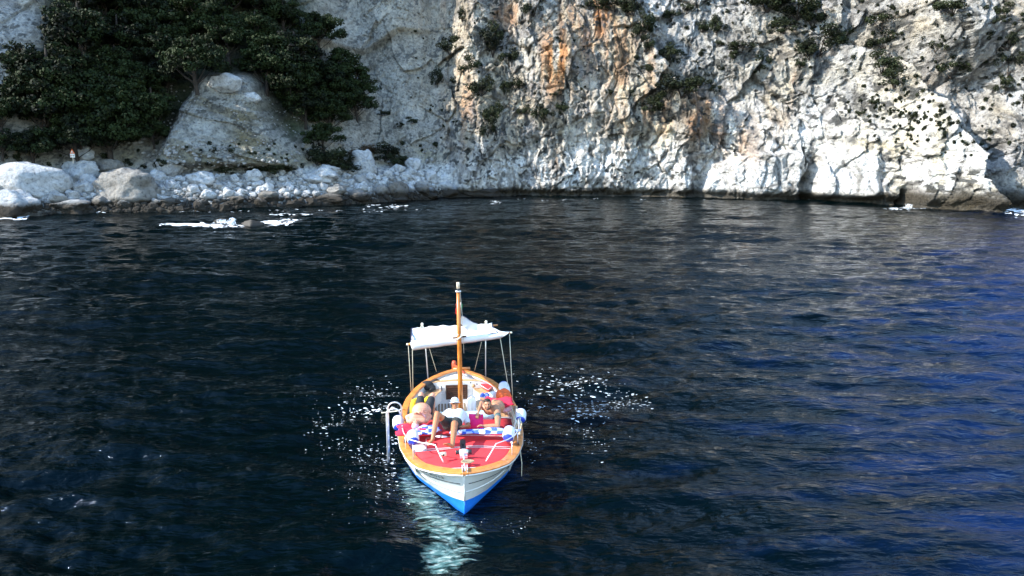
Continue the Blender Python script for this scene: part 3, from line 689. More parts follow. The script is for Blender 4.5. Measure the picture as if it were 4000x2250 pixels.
def root_at(name, base, label, cat, group=None):
    o = bpy.data.objects.new(name, None); COL.objects.link(o); o.matrix_world = BM @ Matrix.Translation(Vector(base)); o['_b'] = 0
    del o['_b']; tag(o, label, cat, group); BASE[o.name] = Vector(base); return o
BASE = {}
class MB:                                # collects shapes in boat coordinates, links them as ONE mesh
    def __init__(s): s.V = []; s.F = []
    def add(s, V, F):
        k = len(s.V); s.V += [Vector(v) for v in V]; s.F += [tuple(i + k for i in f) for f in F]; return s
    def box(s, c, d, rz=0, rx=0, ry=0, bev=0):
        M = Matrix.Rotation(rz, 3, 'Z') @ Matrix.Rotation(ry, 3, 'Y') @ Matrix.Rotation(rx, 3, 'X'); x, y, z = [q / 2 for q in d]; c = Vector(c)
        P = [c + M @ Vector(v) for v in ((-x, -y, -z), (x, -y, -z), (x, y, -z), (-x, y, -z), (-x, -y, z), (x, -y, z), (x, y, z), (-x, y, z))]
        return s.add(P, [(3, 2, 1, 0), (4, 5, 6, 7), (0, 1, 5, 4), (1, 2, 6, 5), (2, 3, 7, 6), (3, 0, 4, 7)])
    def tube(s, pts, r, n=8, r1=None, cap=True):
        pts = [Vector(p) for p in pts]; m = len(pts); V = []; a = None
        for k, p in enumerate(pts):
            q = (pts[min(k + 1, m - 1)] - pts[max(k - 1, 0)]).normalized()
            a = q.orthogonal().normalized() if a is None else (a - q * a.dot(q)).normalized()
            bb = q.cross(a); rr = r if r1 is None else r + (r1 - r) * k / (m - 1)
            if isinstance(r, (list, tuple)): rr = r[k]
            for j in range(n): th = 2 * math.pi * j / n; V.append(p + a * math.cos(th) * rr + bb * math.sin(th) * rr)
        F = [(n * k + j, n * k + (j + 1) % n, n * k + n + (j + 1) % n, n * k + n + j) for k in range(m - 1) for j in range(n)]
        if cap: F += [tuple(range(n - 1, -1, -1)), tuple(range(n * (m - 1), n * m))]
        return s.add(V, F)
    def ell(s, c, r, M=None, nu=14, nv=9):
        V = []; c = Vector(c)
        for i in range(nv + 1):
            ph = math.pi * i / nv
            for j in range(nu):
                th = 2 * math.pi * j / nu; v = Vector((r[0] * math.sin(ph) * math.cos(th), r[1] * math.sin(ph) * math.sin(th), r[2] * math.cos(ph)))
                V.append(c + (M @ v if M else v))
        F = [(i * nu + j, i * nu + (j + 1) % nu, (i + 1) * nu + (j + 1) % nu, (i + 1) * nu + j)[::-1] for i in range(nv) for j in range(nu)]
        return s.add(V, F)
    def sheet(s, G, thick=.0, flip=False):      # G rows of points
        h, w = len(G), len(G[0]); V = [p for row in G for p in row]
        F = [(i * w + j, i * w + j + 1, (i + 1) * w + j + 1, (i + 1) * w + j) for i in range(h - 1) for j in range(w - 1)]
        if flip: F = [f[::-1] for f in F]
        if not thick: return s.add(V, F)
        n = len(V); V2 = [Vector(v) - Vector((0, 0, thick)) for v in V]; F2 = [tuple(n + i for i in f[::-1]) for f in F]
        rim = [i for i in range(w)] + [i * w + w - 1 for i in range(1, h)] + [(h - 1) * w + j for j in range(w - 2, -1, -1)] + [i * w for i in range(h - 2, 0, -1)]
        F3 = [(rim[k], n + rim[k], n + rim[(k + 1) % len(rim)], rim[(k + 1) % len(rim)]) for k in range(len(rim))]
        if flip: F3 = [f[::-1] for f in F3]
        return s.add(V + V2, F + F2 + F3)
    def build(s, name, mat, parent=None, smooth=True, mods=(), auto=None):
        b0 = BASE[parent.name] if parent and parent.name in BASE else (BASE_OF(parent) if parent else Vector((0, 0, 0)))
        me = mesh_from(name, [v - b0 for v in s.V], s.F, mat, smooth)
        bm = bmesh.new(); bm.from_mesh(me); bmesh.ops.recalc_face_normals(bm, faces=bm.faces); bm.to_mesh(me); bm.free()
        o = link(name, me, parent); BASE[o.name] = b0
        if smooth and auto is not None:
            try: me.set_sharp_from_angle(angle=R(auto))
            except Exception: pass
        for typ, kw in mods:
            md = o.modifiers.new(typ.lower(), typ)
            for k, v in kw.items(): setattr(md, k, v)
        return o
def BASE_OF(p): return BASE.get(p.name, Vector((0, 0, 0)))

# materials
M_WHITE = simple('white_gelcoat', (.72, .72, .71), .22, var=.03, coat=.4)
M_BLUE = simple('blue_antifouling', (.015, .19, .78), .35, var=.1, scale=5)
M_TEAK = simple('varnished_wood', (.60, .215, .05), .35, var=.22, scale=6, coat=.3)
M_TEAK2 = simple('oiled_teak', (.50, .30, .15), .6, var=.25, scale=12)
M_MAST = simple('mast_wood', (.52, .165, .022), .3, var=.25, scale=8, coat=.4)
M_RED = simple('coral_canvas', (.74, .032, .04), .8, var=.08, scale=14, bump=.3)
M_REDT = simple('crimson_towel', (.70, .02, .06), .95, var=.12, scale=30, bump=.6)
M_PINK = simple('magenta_fabric', (.80, .015, .16), .85, var=.06, scale=14)
M_YEL = simple('yellow_fabric', (.85, .66, .02), .8, var=.1)
M_BLACK = simple('black_fabric', (.018, .018, .02), .8, var=.3, scale=20)
M_STEEL = simple('stainless_steel', (.78, .78, .80), .3, .45, var=.04)
M_ROPE = simple('rope', (.72, .68, .55), .9, var=.2, scale=60)
M_CLOTH = simple('white_canvas', (.72, .71, .70), .85, var=.03, scale=5)
M_FEND = simple('fender_white', (.72, .73, .75), .3, var=.03)
M_FBLUE = simple('fender_blue', (.02, .06, .50), .35, var=.08)
M_LBLUE = simple('pale_blue_vinyl', (.40, .74, .86), .5, var=.05)
M_DWOOD = simple('dark_wood', (.075, .03, .016), .5, var=.3, scale=14)
M_GRATE = simple('grate_wood', (.20, .15, .10), .7, var=.3, scale=14)
M_LINE = simple('black_paint', (.02, .025, .03), .4)
M_NAVY = simple('navy_edging', (.01, .015, .06), .8)
M_ORNG = simple('orange_nylon', (.78, .12, .02), .7, var=.15, scale=10)
M_RUDD = simple('red_brown_paint', (.50, .07, .025), .5, var=.2)
M_ROSE = simple('pale_pink_cloth', (.78, .45, .46), .9, var=.1)
M_PLWH = simple('white_plastic', (.80, .80, .84), .35, var=.02)
M_CREAM = simple('cream_cloth', (.70, .58, .42), .9, var=.15, scale=12)
M_DUN = simple('dun_rope_bundle', (.52, .43, .28), .9, var=.3, scale=40)

# towel checks
nt = NT('checked_towel'); b = nt.b; b.inputs['Roughness'].default_value = .95
tc = nt.n('TexCoord'); ch = nt.n('TexChecker'); ch.inputs['Scale'].default_value = 7.0; ch.inputs['Color1'].default_value = (.06, .13, .55, 1); ch.inputs['Color2'].default_value = (.72, .78, .85, 1)
ns = nt.n('TexNoise'); ns.inputs['Scale'].default_value = 3.0
mxv = nt.n('Mix', data_type='RGBA', blend_type='LINEAR_LIGHT'); mxv.inputs[0].default_value = .04
nt.l(tc.outputs['Object'], mxv.inputs[6]); nt.l(ns.outputs['Color'], mxv.inputs[7]); nt.l(mxv.outputs[2], ch.inputs['Vector'])
ch2 = nt.n('TexChecker'); ch2.inputs['Scale'].default_value = 3.5; ch2.inputs['Color1'].default_value = (.25, .38, .8, 1); ch2.inputs['Color2'].default_value = (1, 1, 1, 1); nt.l(mxv.outputs[2], ch2.inputs['Vector'])
mm = nt.n('Mix', data_type='RGBA', blend_type='MULTIPLY'); mm.inputs[0].default_value = .6; nt.l(ch.outputs[0], mm.inputs[6]); nt.l(ch2.outputs[0], mm.inputs[7]); nt.l(mm.outputs[2], b.inputs['Base Color']); M_CHECK = nt.m

# rail plan (half width against t, t = 0 at the stem head)
RT = [0, .05, .12, .22, .38, .63, .95, 1.3, 2.0, 2.75, 3.8, 4.6, 5.3, 6.0, 6.5, 6.9, 7.15, 7.3, 7.38, 7.42]
RW = [.02, .20, .34, .50, .70, .93, 1.08, 1.20, 1.37, 1.46, 1.49, 1.47, 1.39, 1.20, .98, .70, .47, .28, .14, .02]
T0 = -.30
def rail_w(t): return float(np.interp(t - T0, RT, RW))
def sheer(t):
    u = (t - T0) / 7.42; return .72 + .27 * max(0, 1 - u / .42) ** 2 + .16 * max(0, (u - .5) / .5) ** 2
WT = [0, .25, .86, 1.63, 2.1, 3, 4, 5, 5.8, 6.4, 6.8, 7.0]; WWd = [.015, .19, .56, 1.0, 1.17, 1.33, 1.38, 1.30, 1.08, .74, .35, .02]
def wl_w(t): return float(np.interp(t, WT, WWd))
def bt(t): return float(np.interp(t, [0, .6, 1.3, 1.8, 2.0, 2.25, 3, 7], [.27, .19, .15, .15, .22, .46, .52, .52]))       # top of the blue paint
# stations: parameter s 0..1 from stem to stern; the stem rakes forward above the water, the stern aft
SN = 64
ss = [(.5 - .5 * math.cos(math.pi * k / SN)) for k in range(SN + 1)]
def stem_t(z): return -.30 * max(0, min(1, z / 1.0)) ** 1.3 + (.5 * min(1, -z / .6) if z < 0 else 0)
def stern_t(z): return 7.0 + .12 * max(0, min(1, z / .85)) - (.6 * min(1, -z / .6) if z < 0 else 0)
def hull_pt(s, f, side):                 # f: -1 keel .. 0 waterline .. 1 sheer
    ts = stem_t(0) + s * (stern_t(0) - stem_t(0))
    zs = sheer(T0 + s * 7.42)
    if f >= 0: z = f * zs
    else: z = f * .55
    t = stem_t(z) + s * (stern_t(z) - stem_t(z))
    if f >= 0:
        g = f ** 1.0; bulge = .10 * math.sin(math.pi * f) * math.sin(math.pi * min(1, s * 1.0))
        w = wl_w(ts) * (1 - g) + rail_w(T0 + s * 7.42) * g + bulge * (.5 if s < .15 else 1) * .6
        if s < .3: w -= .06 * math.sin(math.pi * f) * (1 - s / .3)
    else:
        w = wl_w(ts) * (1 + f) ** .7
    return Vector((side * max(w, .006), t, z))
boat = root_at('boat', (0, 0, 0), 'small wooden-trimmed motor sailer, white and blue, drifting bow towards the viewer', 'boat')
def hull_rows(fs, sides=(-1, 1)):
    m = MB()
    for sd in sides: m.sheet([[hull_pt(s, f(s), sd) for s in ss] for f in fs], flip=(sd > 0))
    return m
def fb(s): return bt(s * 7.0) / sheer(T0 + s * 7.42)
def bt_clip(s): return min(fb(s), .93)
m = hull_rows([lambda s: -1.0, lambda s: -.75, lambda s: -.5, lambda s: -.25, lambda s: 0.0] + [lambda s, q=q: bt_clip(s) * q for q in (.25, .5, .75, 1)])
m.build('lower_hull', M_BLUE, boat)
m = hull_rows([lambda s, q=q: bt_clip(s) + (1 - bt_clip(s)) * q for q in (0, .12, .25, .4, .55, .7, .85, 1)])
hull = m.build('topsides', M_WHITE, boat)
def off(p, side, d): return Vector((p.x + side * d, p.y - (.0 if p.y > .5 else d * .6), p.z))
# stem post
MB().tube([(0, stem_t(z) - .004, z) for z in (.27, .5, .75, .97)], .016, 6).build('stem_post', M_WHITE, boat)
MB().tube([(0, stem_t(z) - .004, z) for z in (-.5, -.2, 0, .27)], .016, 6).build('stem_foot', M_BLUE, boat)
MB().box((0, -.22, .985), (.16, .20, .05)).build('stem_head', M_TEAK, boat, False)
# lower strake, a soft moulding below the name
m = MB()
for sd in (-1, 1): m.tube([off(hull_pt(s, .50 - .05 * s, sd), sd, .0) for s in ss[2:30]], [.016] * 27 + [.004], 5)
m.build('strake', M_WHITE, boat)
# pinstripe
for sd in (-1, 1): MB().tube([off(hull_pt(s, .715, sd), sd, .004) for s in ss[3:40]], .009, 5).build('pinstripe', M_LINE, boat)
# rub rail and cap rail
def rail_pt(t, side, dw=0, dz=0):
    """point on the rail, offset inward by dw measured along the plan normal"""
    e = .04; t0, t1 = max(T0, t - e), min(7.12, t + e)
    a = Vector((side * rail_w(t0), t0, 0)); c = Vector((side * rail_w(t1), t1, 0)); d = (c - a).normalized()
    nrm = Vector((-d.y, d.x, 0)) * (1 if side > 0 else -1)
    p = Vector((side * rail_w(t), t, sheer(t) + dz)) + nrm * dw
    if side * p.x < 0: p.x = 0
    return p
tt = [T0 + 7.42 * (.5 - .5 * math.cos(math.pi * k / 90)) for k in range(91)]
m = MB(); m.tube([rail_pt(t, -1, -.012, -.03) for t in tt] + [rail_pt(t, 1, -.012, -.03) for t in tt[::-1]], .026, 8); m.build('rub_rail', M_WHITE, boat)
def cap_w(t): return .20 if t < 1.2 else .20 - .05 * min(1, (t - 1.2) / 1.5)
for sd in (-1, 1):
    segs = [(0, 22), (22, 34), (34, 52), (52, 68), (68, 90)]      # cap planks, scarfed end to end
    for a, c in segs:
        G = [[rail_pt(t, sd, -.03, .012) for t in tt[a:c + 1]], [rail_pt(t, sd, .0, .026) for t in tt[a:c + 1]], [rail_pt(t, sd, cap_w(t) - .02, .026) for t in tt[a:c + 1]], [rail_pt(t, sd, cap_w(t), .012) for t in tt[a:c + 1]]]
        if a: 
            for row in G: row[0] = row[0].lerp(row[1], .08)
        MB().sheet(G, .035, flip=(sd < 0)).build('cap_plank', M_TEAK, boat, auto=30)
# inner bulwark
m = MB()
for sd in (-1, 1): m.sheet([[rail_pt(t, sd, .10, -.005) for t in tt[24:]], [rail_pt(t, sd, .13, -.16) for t in tt[24:]], [rail_pt(t, sd, .17, -.42) - Vector((0, 0, 0)) for t in tt[24:]]], flip=(sd > 0))
m.build('inner_bulwark', M_WHITE, boat)

# decks
def deck(t0, t1, dz, inset, mat, name, n=30, crown=.05, thick=.02, half=None):
    G = []
    for k in range(n + 1):
        t = t0 + (t1 - t0) * k / n; w = max(.02, rail_w(t) - inset) if half is None else min(half, max(.02, rail_w(t) - inset)); z = sheer(t) + dz
        G.append([Vector((w * q, t, z + crown * (1 - q * q))) for q in (-1, -.8, -.6, -.4, -.2, 0, .2, .4, .6, .8, 1)])
    return MB().sheet(G, thick).build(name, mat, boat)
deck(-.22, 3.45, -.07, .10, M_WHITE, 'foredeck', 44)
deck(3.45, 6.98, -.50, .15, M_WHITE, 'cockpit_sole', 30, 0)
MB().sheet([[Vector((x, 3.45, .25)) for x in (-1.32, 0, 1.32)], [Vector((x, 3.45, .72)) for x in (-1.36, 0, 1.36)]]).build('foredeck_bulkhead', M_WHITE, boat)

# teak grating in the cockpit
MB().box((0, 4.8, .245), (1.5, 2.3, .02)).build('grating_base', M_DWOOD, boat, False)
for k in range(17): MB().box((-.72 + k * .09, 4.8, .272), (.06, 2.25, .03)).build('floor_slat', M_GRATE, boat, False)
# benches with teak slats
for sd in (-1, 1):
    g = MB()
    G = [[Vector((sd * (rail_w(t) - .19), t, .60)) for t in np.linspace(3.75, 6.5, 20)], [Vector((sd * max(.45, rail_w(t) - .62), t, .60)) for t in np.linspace(3.75, 6.5, 20)], [Vector((sd * max(.45, rail_w(t) - .62), t, .25)) for t in np.linspace(3.75, 6.5, 20)]]
    g.sheet(G).build('side_bench', M_WHITE, boat, auto=30)
    for q in range(5):
        w0 = .23 + q * .08
        MB().sheet([[Vector((sd * max(.45, rail_w(t) - w0 - e), t, .618)) for t in np.linspace(3.8, 6.35, 18)] for e in (0, .066)], .016, flip=sd > 0).build('bench_slat', M_TEAK2, boat, False)
# stern locker with the dark louvred hatch
lz = .80
MB().sheet([[Vector((x, 6.05, .25)) for x in (-.95, -.3, .3, .95)], [Vector((x, 6.15, lz)) for x in (-.85, -.3, .3, .85)]]).build('stern_locker', M_WHITE, boat, False)
G = [[Vector((max(.03, rail_w(t) - .30) * q, t, lz)) for q in (-1, -.5, 0, .5, 1)] for t in np.linspace(6.15, 6.98, 9)]
MB().sheet(G, .03).build('stern_deck', M_WHITE, boat)
G = [[Vector((max(.03, min(.95, rail_w(6.15 + .22 * k) - .26)) * q, 6.12 + .16 * k + .10 * (1 - q * q), lz + .016)) for q in (-1, -.75, -.5, -.25, 0, .25, .5, .75, 1)] for k in (0, 1)]
MB().sheet(G, .014).build('stern_seat_trim', M_TEAK2, boat, False)
hc = Ly(1784, 1522, 6.09)
MB().box((hc.x, 6.07, .53), (.62, .04, .42)).build('engine_hatch', M_DWOOD, boat, False)
for k in range(6): MB().box((hc.x, 6.045, .37 + k * .062), (.54, .02, .022), rx=.5).build('louvre', M_DWOOD, boat, False)
MB().box((hc.x - .42, 6.05, .60), (.16, .08, .20)).build('engine_control', M_STEEL, boat, False)
MB().tube([(hc.x - .42, 5.99, .62), (hc.x - .44, 5.95, .76)], .014).build('throttle_lever', M_LINE, boat)
MB().tube([(hc.x + .48, 6.08, .70), (hc.x + .48, 6.04, .70)], .05, 14).build('gauge', M_TEAK2, boat)
for dx, dz_ in ((.58, .75), (.40, .80)): MB().tube([(hc.x + dx, 6.09, dz_), (hc.x + dx, 6.05, dz_)], .018, 8).build('knob', M_LINE, boat)
# rudder head and tiller beyond the stern post
a = Ly(1774, 1412, 7.25); c = Ly(1790, 1445, 6.9)
MB().tube([(a.x, 7.22, .5), (a.x, 7.24, a.z - .05), (a.x, 7.24, a.z + .02)], [.07, .075, .055], 8).build('rudder_head', M_RUDD, boat)
MB().tube([(a.x, 7.2, a.z - .1), (a.x + .12, 6.95, a.z - .12), (a.x + .28, 6.5, sheer(6.5) + .12)], [.035, .04, .03], 8).build('tiller', M_RUDD, boat)
MB().box((a.x + .22, 7.06, sheer(7) + .05), (.5, .12, .05)).build('stern_knee', M_TEAK, boat)
# mast
mb_ = Ly(1800, 1600, 4.02); mt = Ly(1790, 1140, 4.02)
MX = mb_.x
mdir = (mt - mb_).normalized(); mast_foot = Vector((mb_.x - mdir.x / mdir.z * (mb_.z - .25), 4.02, .25))
mast = MB().tube([mast_foot, mast_foot.lerp(mt, .35), mast_foot.lerp(mt, .7), mt], [.066, .062, .055, .046], 12).build('mast', M_MAST, boat)
MB().tube([mt, mt + Vector((0, 0, .03))], .075, 14).build('mast_collar', M_STEEL, mast)
MB().tube([mt + Vector((0, 0, .03)), mt + Vector((0, 0, .09))], .035, 10).build('lamp_base', M_LINE, mast)
MB().tube([mt + Vector((0, 0, .09)), mt + Vector((0, 0, .24))], .042, 12).build('mast_lamp', M_CREAM, mast)
# pulpit rail
def rt_(t, sd, dz, dw=.07): return rail_pt(t, sd, dw, dz)
for sd in (-1, 1):
    foot = Lz(1732 if sd < 0 else 1898, 1806 if sd < 0 else 1802, .97); bend = Ly(1700 if sd < 0 else 1938, 1738 if sd < 0 else 1733, foot.y + .28)
    tsq = [2.75, 2.3, 1.85, 1.45, 1.1]
    P = [rt_(3.0, sd, .02)] + [rt_(t, sd, .22 + .04 * k) for k, t in enumerate(tsq)]
    P += [P[-1].lerp(bend, .5) + Vector((sd * .03, -.02, 0)), bend, bend.lerp(foot, .5), foot]
    Q = [P[0]]
    for k in range(1, len(P) - 1): Q += [P[k - 1].lerp(P[k], .75), P[k], P[k].lerp(P[k + 1], .25)]
    Q.append(P[-1])
    MB().tube(Q, .013, 8).build('bow_rail', M_STEEL, boat)
    for t, h in ((.80, .36), (1.55, .31), (2.4, .24)): MB().tube([rt_(t, sd, .02), rt_(t, sd, h - .02)], .011, 8).build('rail_post', M_STEEL, boat)
# bow roller, windlass and chain, cleat
wl = Lz(1811, 1776, 1.0)
w = MB().tube([(wl.x - .10, wl.y, 1.06), (wl.x - .03, wl.y, 1.06), (wl.x + .03, wl.y, 1.06), (wl.x + .10, wl.y, 1.06)], [.05, .07, .07, .05], 12).build('windlass', M_STEEL, boat)
for sd in (-1, 1): MB().tube([(wl.x + sd * .10, wl.y, 1.06), (wl.x + sd * .13, wl.y, 1.06), (wl.x + sd * .17, wl.y, 1.06)], [.055, .04, .06], 12).build('drum', M_LINE, w)
MB().box((wl.x, wl.y, .99), (.16, .20, .06)).build('windlass_base', M_STEEL, w, False)
MB().box((wl.x, wl.y + .5, .985), (.13, .62, .03)).build('chain_plate', M_LINE, boat, False)
MB().box((wl.x, wl.y + .62, 1.02), (.035, .30, .05)).build('anchor_shank', M_LINE, boat, False)
MB().tube([(wl.x, wl.y - .05, 1.04), (wl.x, wl.y - .25, 1.03), (wl.x, -.22, 1.02)], .018, 6).build('anchor_chain', M_STEEL, boat)
bl = MB()
for sd in (-1, 1): bl.box((wl.x + sd * .05, -.16, 1.03), (.02, .26, .07))
bl.build('bow_roller', M_STEEL, boat, False)
cp = Lz(1728, 1784, 1.02); MB().tube([cp + Vector((-.06, 0, .05)), cp + Vector((.08, .02, .05))], .05, 10).build('rail_clamp', M_CREAM, boat)
MB().tube([cp + Vector((.02, -.045, .05)), cp + Vector((.02, .035, .05))], .022, 10).build('clamp_ring', M_LINE, boat)
for px, py in ((1580, 1722), (1582, 1638), (2024, 1730)):
    p = Lz(px, py, sheer(Lz(px, py, .8).y) + .06); MB().tube([p + Vector((0, -.09, 0)), p + Vector((0, .09, 0))], .02, 6).build('cleat', M_DWOOD, boat)
# awning poles and rigging
pb = {-1: Lz(1672, 1466, .86), 1: Lz(1897, 1462, .86)}; pt_ = {-1: Ly(1657, 1284, 6.55), 1: Ly(1897, 1268, 6.55)}
for sd in (-1, 1):
    MB().tube([Vector((pb[sd].x, pb[sd].y, .70)), pt_[sd]], .015, 8).build('awning_pole', M_STEEL, boat)
YF = 4.12
fl, fr = Ly(1592, 1345, YF), Ly(1996, 1299, YF)
bl_, br_ = Ly(1619, 1289, 6.55), Ly(1944, 1270, 6.55)
for (ax, ay, bx, by, y0, z1) in [(1595, 1350, 1606, 1529, YF, None), (1611, 1368, 1613, 1524, YF, None), (1990, 1304, 2003, 1565, YF, None), (1954, 1321, 1990, 1540, YF, None)]:
    p = Ly(ax, ay, y0); q = Lz(bx, by, .80)
    MB().tube([p, p.lerp(q, .5), q], .009, 5).build('guy_rope', M_ROPE, boat)
for (ax, ay, bx, by) in [(1678, 1362, 1705, 1452), (1881, 1335, 1854, 1447)]:
    q = Lz(bx, by, .88); p = Ly(ax, ay, 4.3); MB().tube([p, q], .007, 5).build('stay', M_ROPE, boat)
MB().tube([mt + Vector((.05, 0, -.02)), Ly(1806, 1240, 4.02), Ly(1812, 1380, 4.02)], .006, 5).build('halyard', M_ROPE, boat)
# awning: a thing of its own
aw = root_at('awning', fl.lerp(fr, .5), 'white canvas awning stretched between two wooden spars behind the mast', 'awning')
MB().tube([fl, fr], .026, 8).build('spar', M_TEAK, aw); MB().tube([bl_, br_], .026, 8).build('spar', M_TEAK, aw)
G = []
for k in range(15):
    v = k / 14; row = []
    A = Ly(1606, 1345, YF).lerp(Ly(1609, 1284, 6.5), v); Bp = Ly(1990, 1301, YF).lerp(Ly(1922, 1268, 6.5), v)
    for j in range(29):
        u = j / 28; p = A.lerp(Bp, u); p.z += -.10 * math.sin(math.pi * v) * (.6 + .4 * math.sin(u * 17)) + .015 * math.sin(u * 40 + 5 * v) + .03 + .02 * math.sin(u * 9 + v * 11)
        if u > .9: p.x -= .25 * math.sin(math.pi * v) * (u - .9) * 6
        row.append(p)
    G.append(row)
MB().sheet(G, .008).build('canopy', M_CLOTH, aw)
A = Ly(1602, 1342, YF - .04); Bp = Ly(1992, 1300, YF - .04); G = []
for k in range(6):
    v = k / 5; A2 = Ly(1612, 1368, YF - .02); B2 = Ly(1954, 1322, YF - .02); row = []
    for j in range(29):
        u = j / 28; p = A.lerp(A2, v).lerp(Bp.lerp(B2, v), u); p.y -= .05 * math.sin(math.pi * v) + .012 * math.sin(u * 30) * v; p.z += .03 * (1 - v)
        row.append(p)
    G.append(row)
MB().sheet(G, .006).build('front_hem', M_CLOTH, aw)
MB().tube([Ly(1608, 1283, 6.52), Ly(1765, 1276, 6.52), Ly(1922, 1267, 6.52)], .018, 6).build('edge_tape', M_NAVY, aw)
MB().tube([Ly(1606, 1343, YF + .02), Ly(1607, 1284, 6.5)], .014, 6).build('edge_tape', M_NAVY, aw)
MB().tube([Ly(1922, 1268, 6.5), Ly(1934, 1288, 5.4), Ly(1944, 1301, YF + .05)], .014, 6).build('edge_tape', M_NAVY, aw)
for sd, (px, py) in ((-1, (1649, 1266)), (1, (1899, 1257))):
    p = Ly(px, py, 6.5); m = MB()
    for a in range(3): m.tube([p + Vector((0, 0, .02)), p + Vector(((a - 1) * .06, 0, -.13 - .02 * a))], .012, 5)
    m.ell(p, (.04, .03, .04)); m.build('lashing', M_ROPE, aw)
p = Ly(1795, 1318, YF - .1); m = MB(); m.tube([p + Vector((-.17, 0, -.01)), p + Vector((.17, -.0, .03))], .026, 8); m.build('toggle', M_DWOOD, aw)
m = MB(); m.tube([p + Vector((-.055, -.03, -.05)), p + Vector((.06, -.03, .06))], .03, 8); m.tube([p + Vector((-.055, -.03, .08)), p + Vector((.06, -.03, .09))], .02, 8); m.build('lashing', M_ROPE, aw)
for e in (fl, fr): MB().ell(e, (.035, .03, .03)).build('spar_knot', M_ROPE, aw)
# white pennant and tricolour
pen = root_at('pennant', Ly(1803, 1234, 4.2), 'white cloth pennant with a dark upper edge flying right of the mast', 'pennant')
A, Bq, Cq, Dq = Ly(1803, 1234, 4.2), Ly(1866, 1267, 4.5), Ly(1866, 1293, 4.55), Ly(1797, 1262, 4.2)
G = []
for k in range(8):
    v = k / 7; row = []
    for j in range(13):
        u = j / 12; p = A.lerp(Bq, u).lerp(Dq.lerp(Cq, u), v); p.y += .07 * math.sin(u * 7 + v * 2); p.z -= .09 * math.sin(math.pi * u) * v ** 1.2; row.append(p)
    G.append(row)
MB().sheet(G, .004).build('cloth', M_CLOTH, pen); MB().tube([A + Vector((0, 0, .01))] + [p + Vector((0, 0, .012)) for p in G[0][1:]], .010, 5).build('edge_tape', M_NAVY, pen)
fg = root_at('flag', Ly(1790, 1205, 4.1), 'small tricolour flag of green, white and red wrapped behind the masthead', 'flag')
for nm, (x0, x1, y0, y1), mt_ in (('green_stripe', (1801, 1806, 1184, 1206), simple('flag_green', (.0, .22, .05), .8)), ('white_stripe', (1796, 1801, 1180, 1222), M_CLOTH), ('red_stripe', (1780, 1796, 1186, 1226), simple('flag_red', (.7, .02, .02), .8))):
    G = []
    for k in range(7):
        v = k / 6; row = []
        for j in range(5):
            u = j / 4; p = Ly(x0 + (x1 - x0) * u + 1.5 * math.sin(v * 5), y0 + (y1 - y0) * v + (3 if nm == 'green_stripe' else 0) * u, 4.02 + .09 + .02 * math.sin(u * 6 + v * 5)); row.append(p)
        G.append(row)
    MB().sheet(G, .004).build(nm, mt_, fg)

# swim ladder on the left side
lad = root_at('swim_ladder', Lz(1540, 1690, 0), 'stainless swim ladder hooked over the left gunwale', 'ladder')
l0, l1 = Lz(1534, 1695, -.05), Lz(1556, 1530, .92)
xo = -1.78
for k, (yy, rr) in enumerate(((2.95, .0), (3.40, 0))):
    topz = 1.22; P = [Vector((xo, yy, -.35)), Vector((xo, yy, topz - .15))]
    for a in range(1, 8): th = math.pi * a / 8; P.append(Vector((xo + .17 * (1 - math.cos(th)), yy, topz - .15 + .16 * math.sin(th))))
    P += [Vector((xo + .34, yy, topz - .15)), Vector((-rail_w(yy) + .05, yy, sheer(yy) + .03))]
    MB().tube(P, .020, 8).build('ladder_side', M_STEEL, lad)
for z in (-.2, .08, .36, .64): MB().tube([(xo, 2.95, z), (xo, 3.40, z)], .022, 8).build('rung', M_STEEL, lad)
# fenders
def fender(c, axis, label, r=.135, L=.50, group='fenders on and beside the boat'):
    c = Vector(c); ax = Vector(axis).normalized(); f = root_at('fender', c, label, 'fender', group)
    def P(u): return c + ax * (u * L / 2)
    pr = [(-.60, .70), (-.52, .86), (-.38, .97), (0, 1), (.38, .97), (.52, .86), (.60, .70)]
    MB().tube([P(u * 1.25) for u, _ in pr], [r * q for _, q in pr], 18).build('body', M_FEND, f)
    for s_ in (-1, 1):
        MB().tube([P(s_ * u) for u in (.66, .74, .84, .93, 1.0)], [r * q for q in (.86, .78, .62, .40, .2)], 18).build('end_cap', M_FBLUE, f)
        MB().tube([P(s_ * 1.0), P(s_ * 1.1)], .025, 10).build('eye', M_FBLUE, f)
    return f
p = Lz(1613, 1707, 1.06); fender((p.x, p.y, 1.05), (.1, -1, -.35), 'white and blue fender lying on the left of the foredeck', .14, .40)
p = Lz(1988, 1694, 1.04); fender((p.x, p.y, 1.04), (-.25, -1, -.4), 'white and blue fender on the right of the foredeck by the checked towel', .14, .42)
p = Ly(1556, 1652, 2.75); FL = p; fender(p, (.1, -.9, -.45), 'white and blue fender hanging outside the left hull at the ladder', .14, .42)
p = Ly(2034, 1624, 3.1); FR = p; fender(p, (-.15, -.9, -.45), 'white and blue fender hanging outside the right hull amidships', .14, .42)
fender(Ly(1970, 1520, 4.9), (.1, -.9, -.5), 'pale blue-shaded fender hanging outside the right hull near the stern', .15, .5)
MB().tube([FL + Vector((0, .2, .08)), (-1.44, 2.95, .76)], .008, 5).build('fender_rope', M_ROPE, boat); MB().tube([FR + Vector((0, .2, .08)), (1.46, 3.3, .76)], .008, 5).build('fender_rope', M_ROPE, boat)

